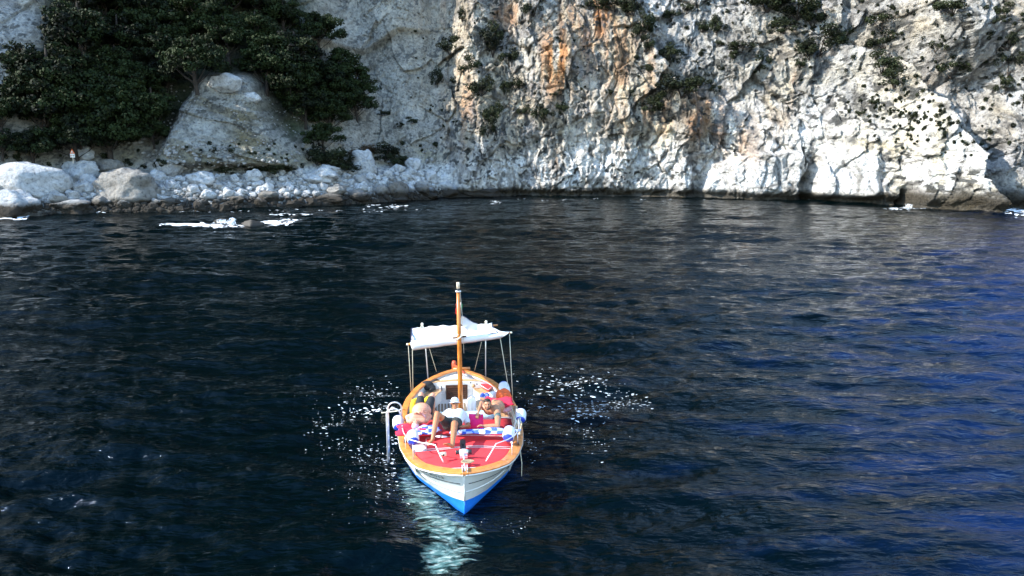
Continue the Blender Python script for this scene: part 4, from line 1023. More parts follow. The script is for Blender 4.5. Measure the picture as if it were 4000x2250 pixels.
# name on the left bow
cu = bpy.data.curves.new('name', 'FONT'); cu.body = "Rosa"; cu.size = .155; cu.shear = .25; cu.extrude = .0; cu.space_character = 1.15; cu.resolution_u = 3
to = bpy.data.objects.new('name_tmp', cu); COL.objects.link(to); bpy.context.view_layer.update()
me = bpy.data.meshes.new_from_object(to.evaluated_get(bpy.context.evaluated_depsgraph_get())); bpy.data.objects.remove(to)
S_arc = [0]; pth = [hull_pt(s, .9, -1) for s in np.linspace(.0, .5, 200)]
for k in range(1, 200): S_arc.append(S_arc[-1] + (pth[k] - pth[k - 1]).length)
tx = Lz(1690, 1826, .82)
# the text reads left to right with its end nearest the stem
aend = .50; wtxt = max(v.co.x for v in me.vertices)
def on_hull(arc, f, d=.022):
    s = float(np.interp(arc, S_arc, np.linspace(0, .5, 200))); p = hull_pt(s, f, -1); q = hull_pt(min(.5, s + .01), f, -1); tn = (q - p).normalized(); n = Vector((tn.y, -tn.x, 0)) 
    if n.x > 0: n = -n
    return p + n * d
for v in me.vertices: v.co = on_hull(aend + (wtxt - v.co.x) * 1.25, .785 + v.co.y / .98)
me.materials.clear(); me.materials.append(M_LINE); o = link('name_lettering', me, boat)
for k in range(2): MB().tube([on_hull(aend + wtxt * 1.25 + .05 + .05 * j, .84 + .02 * k + .015 * math.sin(j * 1.6 + k * 2)) for j in range(4)], .006, 5).build('name_flourish', M_LINE, boat)

# ------------------------------------------------------------------ things on the boat
def pad(name, mat, parent, poly, z0, th, piping=None, n=10, puff=.015):
    """a cushion from left/right outline rows: poly = list of (y, xl, xr)"""
    G = []
    ys = np.linspace(poly[0][0], poly[-1][0], 14)
    for y in ys:
        xl = float(np.interp(y, [q[0] for q in poly], [q[1] for q in poly])); xr = float(np.interp(y, [q[0] for q in poly], [q[2] for q in poly])); row = []
        for j in range(n + 1):
            u = j / n; e = min(1, 6 * min(u, 1 - u) * 1.0) * min(1, 8 * (y - ys[0] + .02)) * min(1, 8 * (ys[-1] - y + .02))
            zb = z0(y, xl + (xr - xl) * u) if callable(z0) else z0
            row.append(Vector((xl + (xr - xl) * u, y, zb + th - .03 * (1 - e) + puff * math.sin(u * 9) * math.sin(y * 8))))
        G.append(row)
    o = MB().sheet(G, th).build(name, mat, parent)
    if piping:
        P = [G[0][j] for j in range(n + 1)] + [G[i][-1] for i in range(1, 14)] + [G[-1][j] for j in range(n - 1, -1, -1)] + [G[i][0] for i in range(12, 0, -1)]
        P.append(P[0]); MB().tube(P, .008, 5).build('piping', piping, o)
    return o
dz = lambda y, x: sheer(y) - .055 + .05 * (1 - min(1, abs(x) / max(.2, rail_w(y) - .1)) ** 2)
r_ = root_at('foredeck_cushion', (0, .9, .95), 'wide coral red cushion filling the pointed front of the foredeck', 'cushion')
pad('cover', M_RED, r_, [(.05, -.50, .50), (.3, -.78, .80), (.6, -.93, .98), (.95, -1.0, 1.12), (1.42, -1.06, 1.22)], dz, .06, M_WHITE)
r_ = root_at('foredeck_cushion', (0, 1.7, .95), 'coral red cushion further back under the reclining man, white piped front edge', 'cushion')
pad('cover', M_RED, r_, [(1.46, -.80, 1.16), (2.1, -.82, 1.06)], lambda y, x: dz(y, x) + .01 + .05 * (y - 1.46), .07, M_WHITE)
r_ = root_at('sun_pad', (0, 2.8, .9), 'deep red sun pad across the boat under the three people', 'cushion')
pad('cover', simple('deep_red_canvas', (.42, .02, .03), .85, bump=.3), r_, [(2.12, -1.14, 1.22), (2.6, -1.22, 1.26), (3.35, -1.24, 1.28)], lambda y, x: dz(y, x) - .01, .08, None)
r_ = root_at('blue_mat', (0, 3.5, .85), 'pale blue vinyl mat behind the seated man, in front of the mast', 'mat')
pad('mat_cover', M_LBLUE, r_, [(3.20, -.62, .80), (3.52, -.62, .95)], .78, .14)
# red cushion on the right bench, bag on the left one
r_ = root_at('bench_cushion', (1.0, 5.3, .63), 'red cushion with white edge on the right side bench near the stern', 'cushion')
q = [Lz(1845, 1474, .66), Lz(1913, 1490, .66), Lz(1930, 1512, .66), Lz(1907, 1531, .66), Lz(1880, 1515, .66)]
V = [p + Vector((0, 0, .07)) for p in q] + list(q); n = 5
m = MB().add(V, [tuple(range(n)), tuple(range(2 * n - 1, n - 1, -1))] + [(i, i + n, (i + 1) % n + n, (i + 1) % n) for i in range(n)]); m.build('cover', M_RED, r_, False, (('BEVEL', dict(width=.02, segments=2)),))
MB().tube([p + Vector((0, 0, .06)) for p in q + [q[0]]], .014, 6).build('piping', M_WHITE, r_)
p = Lz(1668, 1510, .70); r_ = root_at('black_bag', p, 'black soft bag with its sleeve lying on the left side bench', 'bag')
MB().ell((p.x, p.y, .74), (.20, .17, .13), Matrix.Rotation(.4, 3, 'Z')).ell((p.x + .05, p.y - .05, .70), (.2, .14, .09)).build('bag_body', M_BLACK, r_, mods=(('REMESH', dict(mode='VOXEL', voxel_size=.02)), ('SMOOTH', dict(iterations=3))))
MB().tube([(p.x + .14, p.y + .1, .78), (p.x + .28, p.y + .22, .80), (p.x + .36, p.y + .25, .76)], [.06, .055, .035], 10).build('strap', M_BLACK, r_)
p = Lz(1690, 1524, .64); r_ = root_at('black_shoe', p, 'narrow black shoe standing on the left bench edge', 'shoe')
MB().ell((p.x, p.y, .68), (.05, .16, .05), Matrix.Rotation(-.5, 3, 'Z')).build('upper', M_BLACK, r_); MB().ell((p.x, p.y, .645), (.055, .17, .018), Matrix.Rotation(-.5, 3, 'Z')).build('sole', M_LINE, r_)
# white carrier
p = Lz(1843, 1575, .80); r_ = root_at('white_carrier', (p.x, 3.95, .3), 'white plastic box with pointed flap standing right of the mast', 'box')
x0, x1 = Ly(1826, 1560, 3.95).x, Ly(1859, 1560, 3.95).x; zt = Ly(1843, 1548, 3.95).z; xm = (x0 + x1) / 2
V = [(x0, 3.9, .3), (x1, 3.9, .3), (x1, 3.9, zt - .07), (xm, 3.9, zt), (x0, 3.9, zt - .07)]; V += [(a, 4.08, c) for a, _, c in V]
MB().add(V, [(0, 1, 2, 3, 4), (9, 8, 7, 6, 5)] + [(i, i + 5, (i + 1) % 5 + 5, (i + 1) % 5) for i in range(5)]).build('box_body', M_PLWH, r_, False); MB().box((xm, 3.885, zt - .22), (.03, .012, .26)).build('handle_slot', M_STEEL, r_, False)

def drape(name, mat, parent, c, rx, ry, z, amp=.05, seed=0, th=.012, rz=0):
    rr = random.Random(seed); ph = [rr.uniform(0, 6) for _ in range(6)]; G = []; c = Vector(c)
    for i in range(15):
        row = []
        for j in range(15):
            u, v = j / 14 * 2 - 1, i / 14 * 2 - 1; edge = 1 + .12 * math.sin(3 * u + ph[0]) * math.cos(4 * v + ph[1])
            x, y = u * rx * edge, v * ry * edge; x, y = x * math.cos(rz) - y * math.sin(rz), x * math.sin(rz) + y * math.cos(rz)
            h = amp * (.5 + .5 * math.sin(5 * u + ph[2] + 2 * math.sin(2 * v + ph[3]))) * (1 - .8 * max(abs(u), abs(v)) ** 4) + amp * .5 * math.sin(7 * v + 4 * u + ph[4])
            row.append(Vector((c.x + x, c.y + y, z + max(0, h) + th)))
        G.append(row)
    return MB().sheet(G, th).build(name, mat, parent)
def heap(name, mat, label, cat, c, rx, ry, h, seed, z):
    r = root_at(name, (c[0], c[1], z), label, cat); rr = random.Random(seed); m = MB()
    for k in range(9):
        a = rr.uniform(0, 6.28); q = rr.uniform(0, .6); m.ell((c[0] + rx * q * math.cos(a), c[1] + ry * q * math.sin(a), z + h * rr.uniform(.15, .6)), (rx * rr.uniform(.35, .6), ry * rr.uniform(.3, .55), h * rr.uniform(.25, .45)), Matrix.Rotation(rr.uniform(0, 3), 3, 'Z') @ Matrix.Rotation(rr.uniform(-.5, .5), 3, 'X'))
    m.build('cloth', mat, r, mods=(('REMESH', dict(mode='VOXEL', voxel_size=.022)), ('SMOOTH', dict(iterations=2)))); return r
PZ = .93
p = Lz(1620, 1682, PZ); r_ = root_at('red_towel', (p.x, p.y, PZ), 'crimson towel under the head of the person lying at the left', 'towel'); drape('cloth', M_REDT, r_, (p.x + .02, p.y - .02, 0), .42, .30, PZ, .07, 1, .02)
p = Lz(1671, 1692, PZ); r_ = root_at('checked_towel', (p.x, p.y, PZ), 'blue and white towel bunched left of the seated man\'s raised leg', 'towel'); drape('cloth', M_CHECK, r_, (p.x, p.y, 0), .27, .22, PZ + .05, .08, 2, .015, .4)
p = Lz(1893, 1690, PZ + .05); r_ = root_at('checked_towel', (p.x, p.y, PZ), 'blue and white checked towel spread wide in front of the tattooed man', 'towel'); drape('cloth', M_CHECK, r_, (p.x + .02, p.y, 0), .74, .13, PZ + .06, .05, 3, .015)
p = Lz(1862, 1644, PZ); r_ = root_at('magenta_pillow', (p.x, p.y, PZ), 'square magenta pillow standing between the seated man and the tattooed man', 'pillow')
A, Bq, Cq, Dq = Ly(1832, 1673, 2.45), Ly(1888, 1674, 2.45), Ly(1888, 1618, 2.62), Ly(1831, 1616, 2.62); G = []
for s_ in (0, 1):
    for k in range(9):
        v = k / 8; row = []
        for j in range(9):
            u = j / 8; q = A.lerp(Bq, u).lerp(Dq.lerp(Cq, u), v); pf = (math.sin(math.pi * u) * math.sin(math.pi * v)) ** .6 * .075; q.y += pf if s_ else -pf
            if 0 < u < 1 and 0 < v < 1: pass
            row.append(q)
        G.append(row)
m = MB(); m.sheet(G[:9]); m.sheet(G[9:], flip=True); m.build('pillow_cover', M_PINK, r_)
# things behind the tattooed man
z4 = .84
p = Lz(1950, 1592, z4 + .05); r_ = root_at('crimson_cloth', (p.x, p.y, z4), 'crimson towel draped over the legs behind the tattooed man', 'towel'); drape('cloth', M_REDT, r_, (p.x, p.y, 0), .34, .30, z4 + .16, .10, 5, .02)
p = Lz(1966, 1560, z4); heap('life_jacket', M_ORNG, 'orange life jacket heaped against the right rail', 'life jacket', (p.x, p.y), .28, .24, .34, 6, z4 - .02)
p = Lz(1932, 1554, z4); heap('white_shirt', M_CLOTH, 'white shirt heaped left of the orange life jacket', 'shirt', (p.x - .02, p.y), .26, .20, .24, 7, z4 - .03)
p = Lz(1893, 1562, z4); heap('towel_bundle', M_CHECK, 'blue patterned towel bundled behind the tattooed man\'s head', 'towel', (p.x, p.y), .17, .16, .26, 8, z4 - .03)
p = Lz(1872, 1580, z4); heap('cream_cloth', M_CREAM, 'cream cloth crumpled between the white box and the tattooed man', 'cloth', (p.x, p.y), .17, .2, .2, 9, z4 - .03)
p = Lz(1988, 1608, z4); heap('rose_cloth', M_ROSE, 'pale pink cloth tucked by the rail behind the tattooed man', 'cloth', (p.x - .03, p.y), .14, .22, .16, 10, z4)
# rope bundle over the right gunwale
r_ = root_at('rope_bundle', (1.36, 2.7, .8), 'bundle of weathered ropes hung along the right gunwale', 'rope'); rr = random.Random(12)
for k in range(9):
    P = [];
    for j in range(9):
        t = 3.75 - (3.75 - 2.05) * j / 8; P.append(rail_pt(min(t, 3.7), 1, .02 + .02 * k + .03 * math.sin(j + k), .09 + .05 * math.sin(j * 1.3 + k * 2) * (1 if 0 < j < 8 else 0) + .10 * (1 - j / 8)))
    MB().tube(P, .018, 6).build('rope_strand', (M_DUN, M_ROPE, M_DUN)[k % 3], r_)
# rope coil at the stem
cc = Lz(1822, 1812, 1.0); r_ = root_at('rope_coil', (cc.x, cc.y, 1.0), 'tan mooring rope coiled on the stem head', 'rope'); P = []
for k in range(70): a = k * .4; q = .03 + .0012 * k; P.append(Vector((cc.x + .02 + q * 1.3 * math.cos(a), cc.y + q * .8 * math.sin(a), 1.03 + .01 * (k % 16) / 16 + .0003 * k)))
MB().tube(P, .012, 6).build('coil', simple('weathered_rope', (.30, .23, .14), .9, var=.3, scale=40), r_)
# loose mooring line at the left, line to the water on the right
p0 = Lz(1573, 1594, .82); r_ = root_at('mooring_line', p0, 'thin white line trailing from the left gunwale out over the water', 'rope')
MB().tube([p0, Lz(1558, 1604, .55), Lz(1540, 1607, .32), Lz(1515, 1610, .06), Lz(1490, 1613, .03)], .014, 6).build('line', M_ROPE, r_)
MB().tube([(rail_w(1.3) + .02, 1.3, .78), (rail_w(1.3) + .06, 1.28, .45), (rail_w(1.3) + .05, 1.25, .15)], .008, 5).build('hanging_line', M_ROPE, boat)
# yellow cloth behind the lying person's knees
p = Lz(1618, 1588, .92); r_ = root_at('yellow_float', (p.x, p.y, .9), 'yellow foam float looped behind the knees of the lying person', 'float')
P = [Lz(1612, 1612, .98), Lz(1612, 1585, 1.02), Lz(1617, 1568, 1.08), Lz(1628, 1564, 1.08), Lz(1645, 1572, .98), Lz(1662, 1568, 1.0), Lz(1671, 1558, 1.05), Lz(1674, 1566, .98)]
MB().tube(P, .07, 12).build('foam', M_YEL, r_)
# small things
p = Lz(1724, 1702, 1.05); r_ = root_at('sandal', p, 'pale sandal lying under the seated man\'s raised knee', 'sandal')
MB().ell((p.x, p.y, 1.03), (.14, .05, .018), Matrix.Rotation(-.2, 3, 'Z')).build('sole', M_PLWH, r_); MB().tube([(p.x - .02, p.y - .05, 1.03), (p.x, p.y, 1.085), (p.x + .02, p.y + .05, 1.03)], .012, 6).build('strap', M_BLACK, r_)
p = Lz(1799, 1697, 1.0); r_ = root_at('white_cup', p, 'small white cup beside the seated man\'s extended leg', 'cup'); MB().tube([(p.x, p.y, 1.02), (p.x, p.y, 1.10)], .035, 12, .045).build('cup_wall', M_PLWH, r_)
# ------------------------------------------------------------------ people
def skin_mat(name, c):
    nt = NT(name); b = nt.b; b.inputs['Roughness'].default_value = .5; b.inputs['Subsurface Weight'].default_value = .08; b.inputs['Subsurface Radius'].default_value = (.02, .008, .004)
    tc = nt.n('TexCoord'); no = nt.n('TexNoise'); no.inputs['Scale'].default_value = 14; no.inputs['Detail'].default_value = 4; nt.l(tc.outputs['Object'], no.inputs['Vector'])
    nt.l(ramp(nt, no.outputs['Fac'], [(.3, tuple(q * .86 for q in c)), (.7, tuple(q * 1.08 for q in c))]), b.inputs['Base Color']); return nt.m
SK_TAN = skin_mat('tanned_skin', (.40, .165, .075)); SK_MED = skin_mat('olive_skin', (.42, .195, .105)); SK_PINK = skin_mat('sunburnt_skin', (.60, .28, .18))
M_HAIR = simple('dark_hair', (.02, .014, .01), .6, var=.3, scale=60, bump=.5); M_BEARD = simple('beard', (.06, .035, .025), .8, var=.3, scale=60)
M_POLO = simple('white_polo', (.66, .67, .71), .9, var=.03, scale=8); M_SHORT = simple('black_shorts', (.028, .03, .026), .9, var=.2); M_TATT = simple('tattoo_ink', (.07, .10, .09), .6, var=.7, scale=45)
M_LIP = simple('lips', (.38, .12, .10), .5); M_EYE = simple('eye', (.02, .015, .012), .2)
def cap_(m, p, q, r0, r1, n=14):
    p, q = Vector(p), Vector(q); d = (q - p); L = d.length; d.normalize(); P = []; Rr = []
    for a in (0, 25, 50, 70): P.append(p - d * r0 * math.cos(R(a))); Rr.append(max(.001, r0 * math.sin(R(a))))
    for k in range(5): P.append(p.lerp(q, k / 4)); Rr.append(r0 + (r1 - r0) * k / 4)
    for a in (70, 50, 25, 0): P.append(q + d * r1 * math.cos(R(a))); Rr.append(max(.001, r1 * math.sin(R(a))))
    m.tube(P, Rr, n); return m
def chain(m, pts):                     # pts: (point, radius)
    for (p, r), (q, s) in zip(pts, pts[1:]): cap_(m, p, q, r, s)
def hand(m, wrist, d, palm_n, curl=.5, sc=1.0, side=1):
    """palm plus five bent fingers; d = direction of the fingers, palm_n = palm normal"""
    d = Vector(d).normalized(); n = Vector(palm_n); n = (n - d * n.dot(d)).normalized(); s = d.cross(n) * side; w = Vector(wrist)
    M = Matrix((s, d, n)).transposed(); m.ell(w + d * .05 * sc, (.042 * sc, .055 * sc, .018 * sc), M)
    for k, (o, L) in enumerate(((-.030, .066), (-.010, .078), (.010, .072), (.029, .056))):
        a = w + d * .088 * sc + s * o * sc; d1 = (d + n * curl * .6).normalized(); d2 = (d + n * curl * 1.6).normalized()
        b1 = a + d1 * L * .5 * sc; cap_(m, w + d * .05 * sc + s * o * .8 * sc, a, .011 * sc, .010 * sc, 8); cap_(m, a, b1, .010 * sc, .009 * sc, 8); cap_(m, b1, b1 + d2 * L * .5 * sc, .009 * sc, .0075 * sc, 8)
    a = w + d * .03 * sc - s * .03 * sc; b1 = a + (d * .5 - s * .75 + n * .3).normalized() * .045 * sc
    cap_(m, a, b1, .013 * sc, .011 * sc, 8); cap_(m, b1, b1 + (d * .9 - s * .2 + n * .5).normalized() * .035 * sc, .011 * sc, .009 * sc, 8)
def foot(m, heel, d, up, sc=1.0, side=1):
    d = Vector(d).normalized(); up = Vector(up); up = (up - d * up.dot(d)).normalized(); s = d.cross(up); h = Vector(heel)
    cap_(m, h, h + d * .10 * sc - up * .005, .036 * sc, .036 * sc); cap_(m, h + d * .08 * sc + s * .012, h + d * .17 * sc + s * .02 * side - up * .012, .034 * sc, .026 * sc); cap_(m, h + d * .08 * sc - s * .012, h + d * .16 * sc - s * .022 * side - up * .012, .03 * sc, .022 * sc)
    for k in range(5):
        o = (k - 2) * .017 * sc * side; L = (.215, .222, .214, .205, .19)[4 - k] * sc; a = h + d * (L - .045) + s * o - up * .014 * sc; cap_(m, a, h + d * L + s * o - up * .018 * sc, .012 * sc, (.013 if k == 4 else .009) * sc, 8)
def head_frame(fwd, up): 
    f = Vector(fwd).normalized(); u = Vector(up); u = (u - f * u.dot(f)).normalized(); r = f.cross(u); return Matrix((r, f, u)).transposed()
def head(m, c, M):
    c = Vector(c); T = lambda x, y, z: c + M @ Vector((x, y, z))
    m.ell(T(0, -.015, .03), (.077, .098, .088), M, 20, 14); m.ell(T(0, .012, -.035), (.060, .072, .082), M, 18, 12)
    cap_(m, T(-.02, .055, -.092), T(.02, .055, -.092), .022, .022, 10)                       # chin
    cap_(m, T(0, .082, .012), T(0, .104, -.028), .010, .015, 8); m.ell(T(.012, .094, -.032), (.009, .010, .008), M, 8, 6); m.ell(T(-.012, .094, -.032), (.009, .010, .008), M, 8, 6)   # nose
    cap_(m, T(-.04, .072, .034), T(.04, .072, .034), .013, .013, 8)                             # brow
    for s in (-1, 1): m.ell(T(s * .080, -.005, -.01), (.010, .020, .032), M, 10, 8); m.ell(T(s * .045, .055, -.02), (.022, .02, .02), M, 10, 8)
    cap_(m, T(-.018, .083, -.060), T(.018, .083, -.060), .008, .008, 8)
    return T
def face(par, T, M, eyes=True):
    MB().ell(T(0, .0875, -.060), (.023, .007, .009), M, 10, 6).build('mouth', M_LIP, par)
    if eyes:
        for s in (-1, 1): MB().ell(T(s * .031, .078, .012), (.012, .008, .007), M, 10, 6).build('eye', M_EYE, par)
REM = lambda v, it=3: (('REMESH', dict(mode='VOXEL', voxel_size=v, use_smooth_shade=True)), ('SMOOTH', dict(iterations=it)))

# --- seated man in the middle
def man_middle():
    zc = 1.03
    hip = Vector((Lz(1768, 1680, 1.12).x, 2.10, 1.13)); neck_b = Ly(1778, 1606, 2.60); neck_b.z = min(neck_b.z, 1.60)
    r = root_at('person', (hip.x, hip.y, zc), 'man in white polo, cap and sunglasses reclining with one knee raised', 'person')
    ax = (neck_b - hip).normalized(); side = Vector((1, 0, 0)); m = MB()
    chest = hip.lerp(neck_b, .72); belly = hip.lerp(neck_b, .35)
    for s in (-.5, .5): cap_(m, hip + side * .16 * s, belly + side * .18 * s, .125, .13); cap_(m, belly + side * .18 * s, chest + side * .22 * s, .13, .125)
    cap_(m, chest + side * -.15, chest + side * .15, .10, .10); cap_(m, neck_b + side * -.13 - ax * .06, neck_b + side * .13 - ax * .06, .065, .065)
    HC = Ly(1777, 1574, 2.62); HC.z = max(HC.z, neck_b.z + .14); cap_(m, neck_b - ax * .05, HC + Vector((0, .02, -.05)), .062, .055)
    M = head_frame((.02, -1, .26), (0, .2, 1)) * 1.1; T = head(m, HC, M)
    shL, shR = neck_b + Vector((-.20, .02, -.09)), neck_b + Vector((.20, .0, -.09))
    # his left arm (right in the picture) rests on the pad, hand on the lap
    elR = Ly(1832, 1664, 2.28); hdR = Ly(1803, 1666, 1.93)
    chain(m, [(shR, .058), (elR, .045), (hdR, .030)]); hand(m, hdR, (-.9, -.3, .0), (0, -.5, -1), .5, 1, 1)
    elL = Vector((shL.x - .10, 2.62, 1.12)); hdL = Vector((hip.x - .16, 2.25, 1.14)); chain(m, [(shL, .058), (elL, .045), (hdL, .030)]); hand(m, hdL, (.4, -.9, -.1), (0, 0, -1), .5, 1, -1)
    # raised leg (left in the picture)
    hL = hip + Vector((-.09, -.02, -.02)); knee = Ly(1708, 1617, 1.86); ank = Lz(1690, 1716, zc + .07)
    kz = knee.z; chain(m, [(hL, .11), (hL.lerp(knee, .5), .095), (knee, .070), (knee.lerp(ank, .3), .070), (ank, .042)])
    foot(m, ank + Vector((0, .03, -.03)), (-.55, -.85, -.12), (0, 0, 1), 1.0, -1)
    # other leg, out towards the bow
    hR = hip + Vector((.09, -.02, -.02)); kn2 = Ly(1776, 1686, 1.72); kn2.z = zc + .24; an2 = Lz(1768, 1738, zc + .10)
    chain(m, [(hR, .11), (kn2, .078), (kn2.lerp(an2, .35), .074), (an2, .045)]); foot(m, an2 + Vector((0, .0, -.035)), (-.55, -.35, .45), (.2, .9, .5), 1.1, 1)
    body = m.build('body', SK_TAN, r, mods=REM(.0085)); face(r, T, M, False)
    # polo
    p = MB()
    for s in (-.5, .5): cap_(p, belly + side * .18 * s - ax * .09, chest + side * .23 * s, .155, .148)
    cap_(p, chest - side * .15, chest + side * .15, .125, .125); cap_(p, neck_b + side * -.14 - ax * .07, neck_b + side * .14 - ax * .07, .082, .082)
    for a, e in ((shL, elL), (shR, elR)): cap_(p, a, a.lerp(e, .62), .085, .082)
    p.build('polo_shirt', M_POLO, r, mods=REM(.012, 2))
    c = MB()
    for s in (-1, 1): c.box(neck_b + Vector((s * .035, -.085, .0)), (.06, .02, .05), rz=s * .5, rx=.5)
    c.tube([neck_b + Vector((.075 * math.cos(a * .5236), .01 + .075 * math.sin(a * .5236), .015)) for a in range(-1, 8)], .016, 6).build('collar', M_POLO, r)
    for k in range(2): MB().ell(neck_b.lerp(chest, .25 + .2 * k) + Vector((0, -.15 + .02 * k, .02)), (.008, .006, .008)).build('button', M_STEEL, r)
    s_ = MB()
    for s in (-.5, .5): cap_(s_, hip + side * .17 * s - ax * .03, belly + side * .17 * s - ax * .05, .15, .145)
    chain(s_, [(hL, .125), (hL.lerp(knee, .52), .105)]); chain(s_, [(hR, .125), (hR.lerp(kn2, .72), .105)]); s_.build('shorts', M_SHORT, r, mods=REM(.012, 2))
    # cap
    k = MB(); V = []; 
    g = []
    for i in range(7):
        ph = R(90) * i / 6; row = []
        for j in range(21): th = 2 * math.pi * j / 20; row.append(T(.090 * math.cos(ph) * math.cos(th), -.012 + .108 * math.cos(ph) * math.sin(th), .042 + .085 * math.sin(ph)))
        g.append(row)
    cp_ = k.sheet(g).build('cap', M_POLO, r)
    b_ = MB(); g = []
    for i in range(4):
        row = []
        for j in range(11): a = R(30 + 12 * j); q = .086 + .020 * i; row.append(T(q * .95 * math.cos(a), -.012 + (q * 1.15) * math.sin(a), .052 - .006 * i - .02 * abs(math.cos(a))))
        g.append(row)
    b_.sheet(g, .006).build('peak', M_POLO, cp_)
    MB().ell(T(0, .088, .066), (.016, .006, .012), M, 10, 6).build('badge', M_LINE, cp_)
    gl = MB()
    for s in (-1, 1): gl.ell(T(s * .033, .086, .012), (.029, .012, .020), M, 14, 8)
    gl.box(T(0, .092, .016), (.03, .008, .008)); 
    for s in (-1, 1): gl.tube([T(s * .06, .078, .016), T(s * .082, .03, .014), T(s * .082, -.01, .012)], .004, 5)
    gl.build('sunglasses', M_LINE, r)
man_middle()

# --- tattooed man on his side, right
def man_right():
    zc = .96
    HC = Ly(1905, 1580, 2.60); sh = Ly(1938, 1612, 2.66); el = Lz(1944, 1664, zc + .13); hd = Lz(1892, 1664, zc + .13)
    r = root_at('person', (sh.x, sh.y + .3, zc), 'bearded dark-haired shirtless man propped on his tattooed arm', 'person')
    m = MB(); M = head_frame((-.14, -1, .16), (-.16, .15, 1)) * 1.08; T = head(m, HC, M)
    sh.z = max(sh.z, 1.22); shF = Vector((HC.x - .06, 2.86, 1.22)); neck = sh.lerp(shF, .5) + Vector((0, .02, .05))
    cap_(m, neck, HC + Vector((.01, .03, -.05)), .062, .056)
    hipc = Vector((sh.x + .10, 3.20, zc + .17)); mid = sh.lerp(hipc, .5) + Vector((-.05, 0, .02))
    cap_(m, shF, sh, .085, .11); ch = sh.lerp(shF, .4) + Vector((.02, .10, -.03)); cap_(m, ch - Vector((.08, 0, .02)), mid, .135, .15); cap_(m, ch + Vector((.10, 0, .02)), mid + Vector((.08, 0, 0)), .15, .155); cap_(m, mid + Vector((.04, 0, 0)), hipc, .155, .14)
    chain(m, [(sh + Vector((.02, -.02, -.01)), .092), (sh.lerp(el, .5) + Vector((.02, 0, 0)), .078), (el, .056), (el.lerp(hd, .4), .054), (hd, .036)]); hand(m, hd, (-1, .05, .25), (0, -.3, -1), 1.1, 1.15, 1)
    el2 = Ly(1878, 1604, 2.78); hd2 = Ly(1866, 1612, 2.60); chain(m, [(shF, .062), (Vector((el2.x + .03, 2.98, 1.30)), .046), (hd2 + Vector((.02, .02, .02)), .031)]); hand(m, hd2 + Vector((0, 0, .01)), (-.15, -.75, -.6), (0, .6, -.8), .7, 1.05, -1)
    k1, a1 = Vector((hipc.x - .05, 3.62, zc + .12)), Vector((hipc.x - .25, 3.30 + .62, zc + .05)); chain(m, [(hipc, .11), (k1, .068), (a1, .04)]); foot(m, a1, (-.6, .3, .2), (0, 0, 1), 1)
    k2, a2 = Vector((hipc.x + .08, 3.60, zc + .10)), Vector((hipc.x - .12, 3.98, zc + .03)); chain(m, [(hipc, .11), (k2, .068), (a2, .04)]); foot(m, a2, (-.4, .6, .2), (0, 0, 1), 1)
    m.build('body', SK_MED, r, mods=REM(.0085)); face(r, T, M)
    h = MB(); h.ell(T(0, -.030, .058), (.084, .094, .078), M, 18, 12); h.ell(T(0, .03, .098), (.062, .052, .030), M, 14, 8)
    for s in (-1, 1): h.ell(T(s * .07, -.02, .02), (.016, .035, .045), M, 10, 8)
    h.build('hair', M_HAIR, r, mods=REM(.009, 1))
    bd = MB(); bd.ell(T(0, .052, -.088), (.048, .038, .030), M, 14, 8)
    for s in (-1, 1): bd.ell(T(s * .055, .018, -.055), (.014, .035, .045), M, 10, 8)
    cap_(bd, T(-.028, .092, -.047), T(.028, .092, -.047), .006, .006, 6); bd.build('beard', M_BEARD, r, mods=REM(.007, 1))
    tb = MB(); c = sh.lerp(el, .42) + Vector((.022, -.012, .004)); ax = (el - sh).normalized(); xx = Vector((1, 0, 0)); xx = (xx - ax * xx.dot(ax)).normalized(); yy = ax.cross(xx)
    tb.ell(c, (.086, .086, .125), Matrix((xx, yy, ax)).transposed(), 16, 12); tb.build('tattoo', M_TATT, r)
    s_ = MB(); cap_(s_, mid.lerp(hipc, .65), hipc, .145, .14); chain(s_, [(hipc, .135), (hipc.lerp(k1, .6), .10)]); chain(s_, [(hipc, .135), (hipc.lerp(k2, .6), .10)]); s_.build('shorts', M_SHORT, r, mods=REM(.012, 2))
man_right()

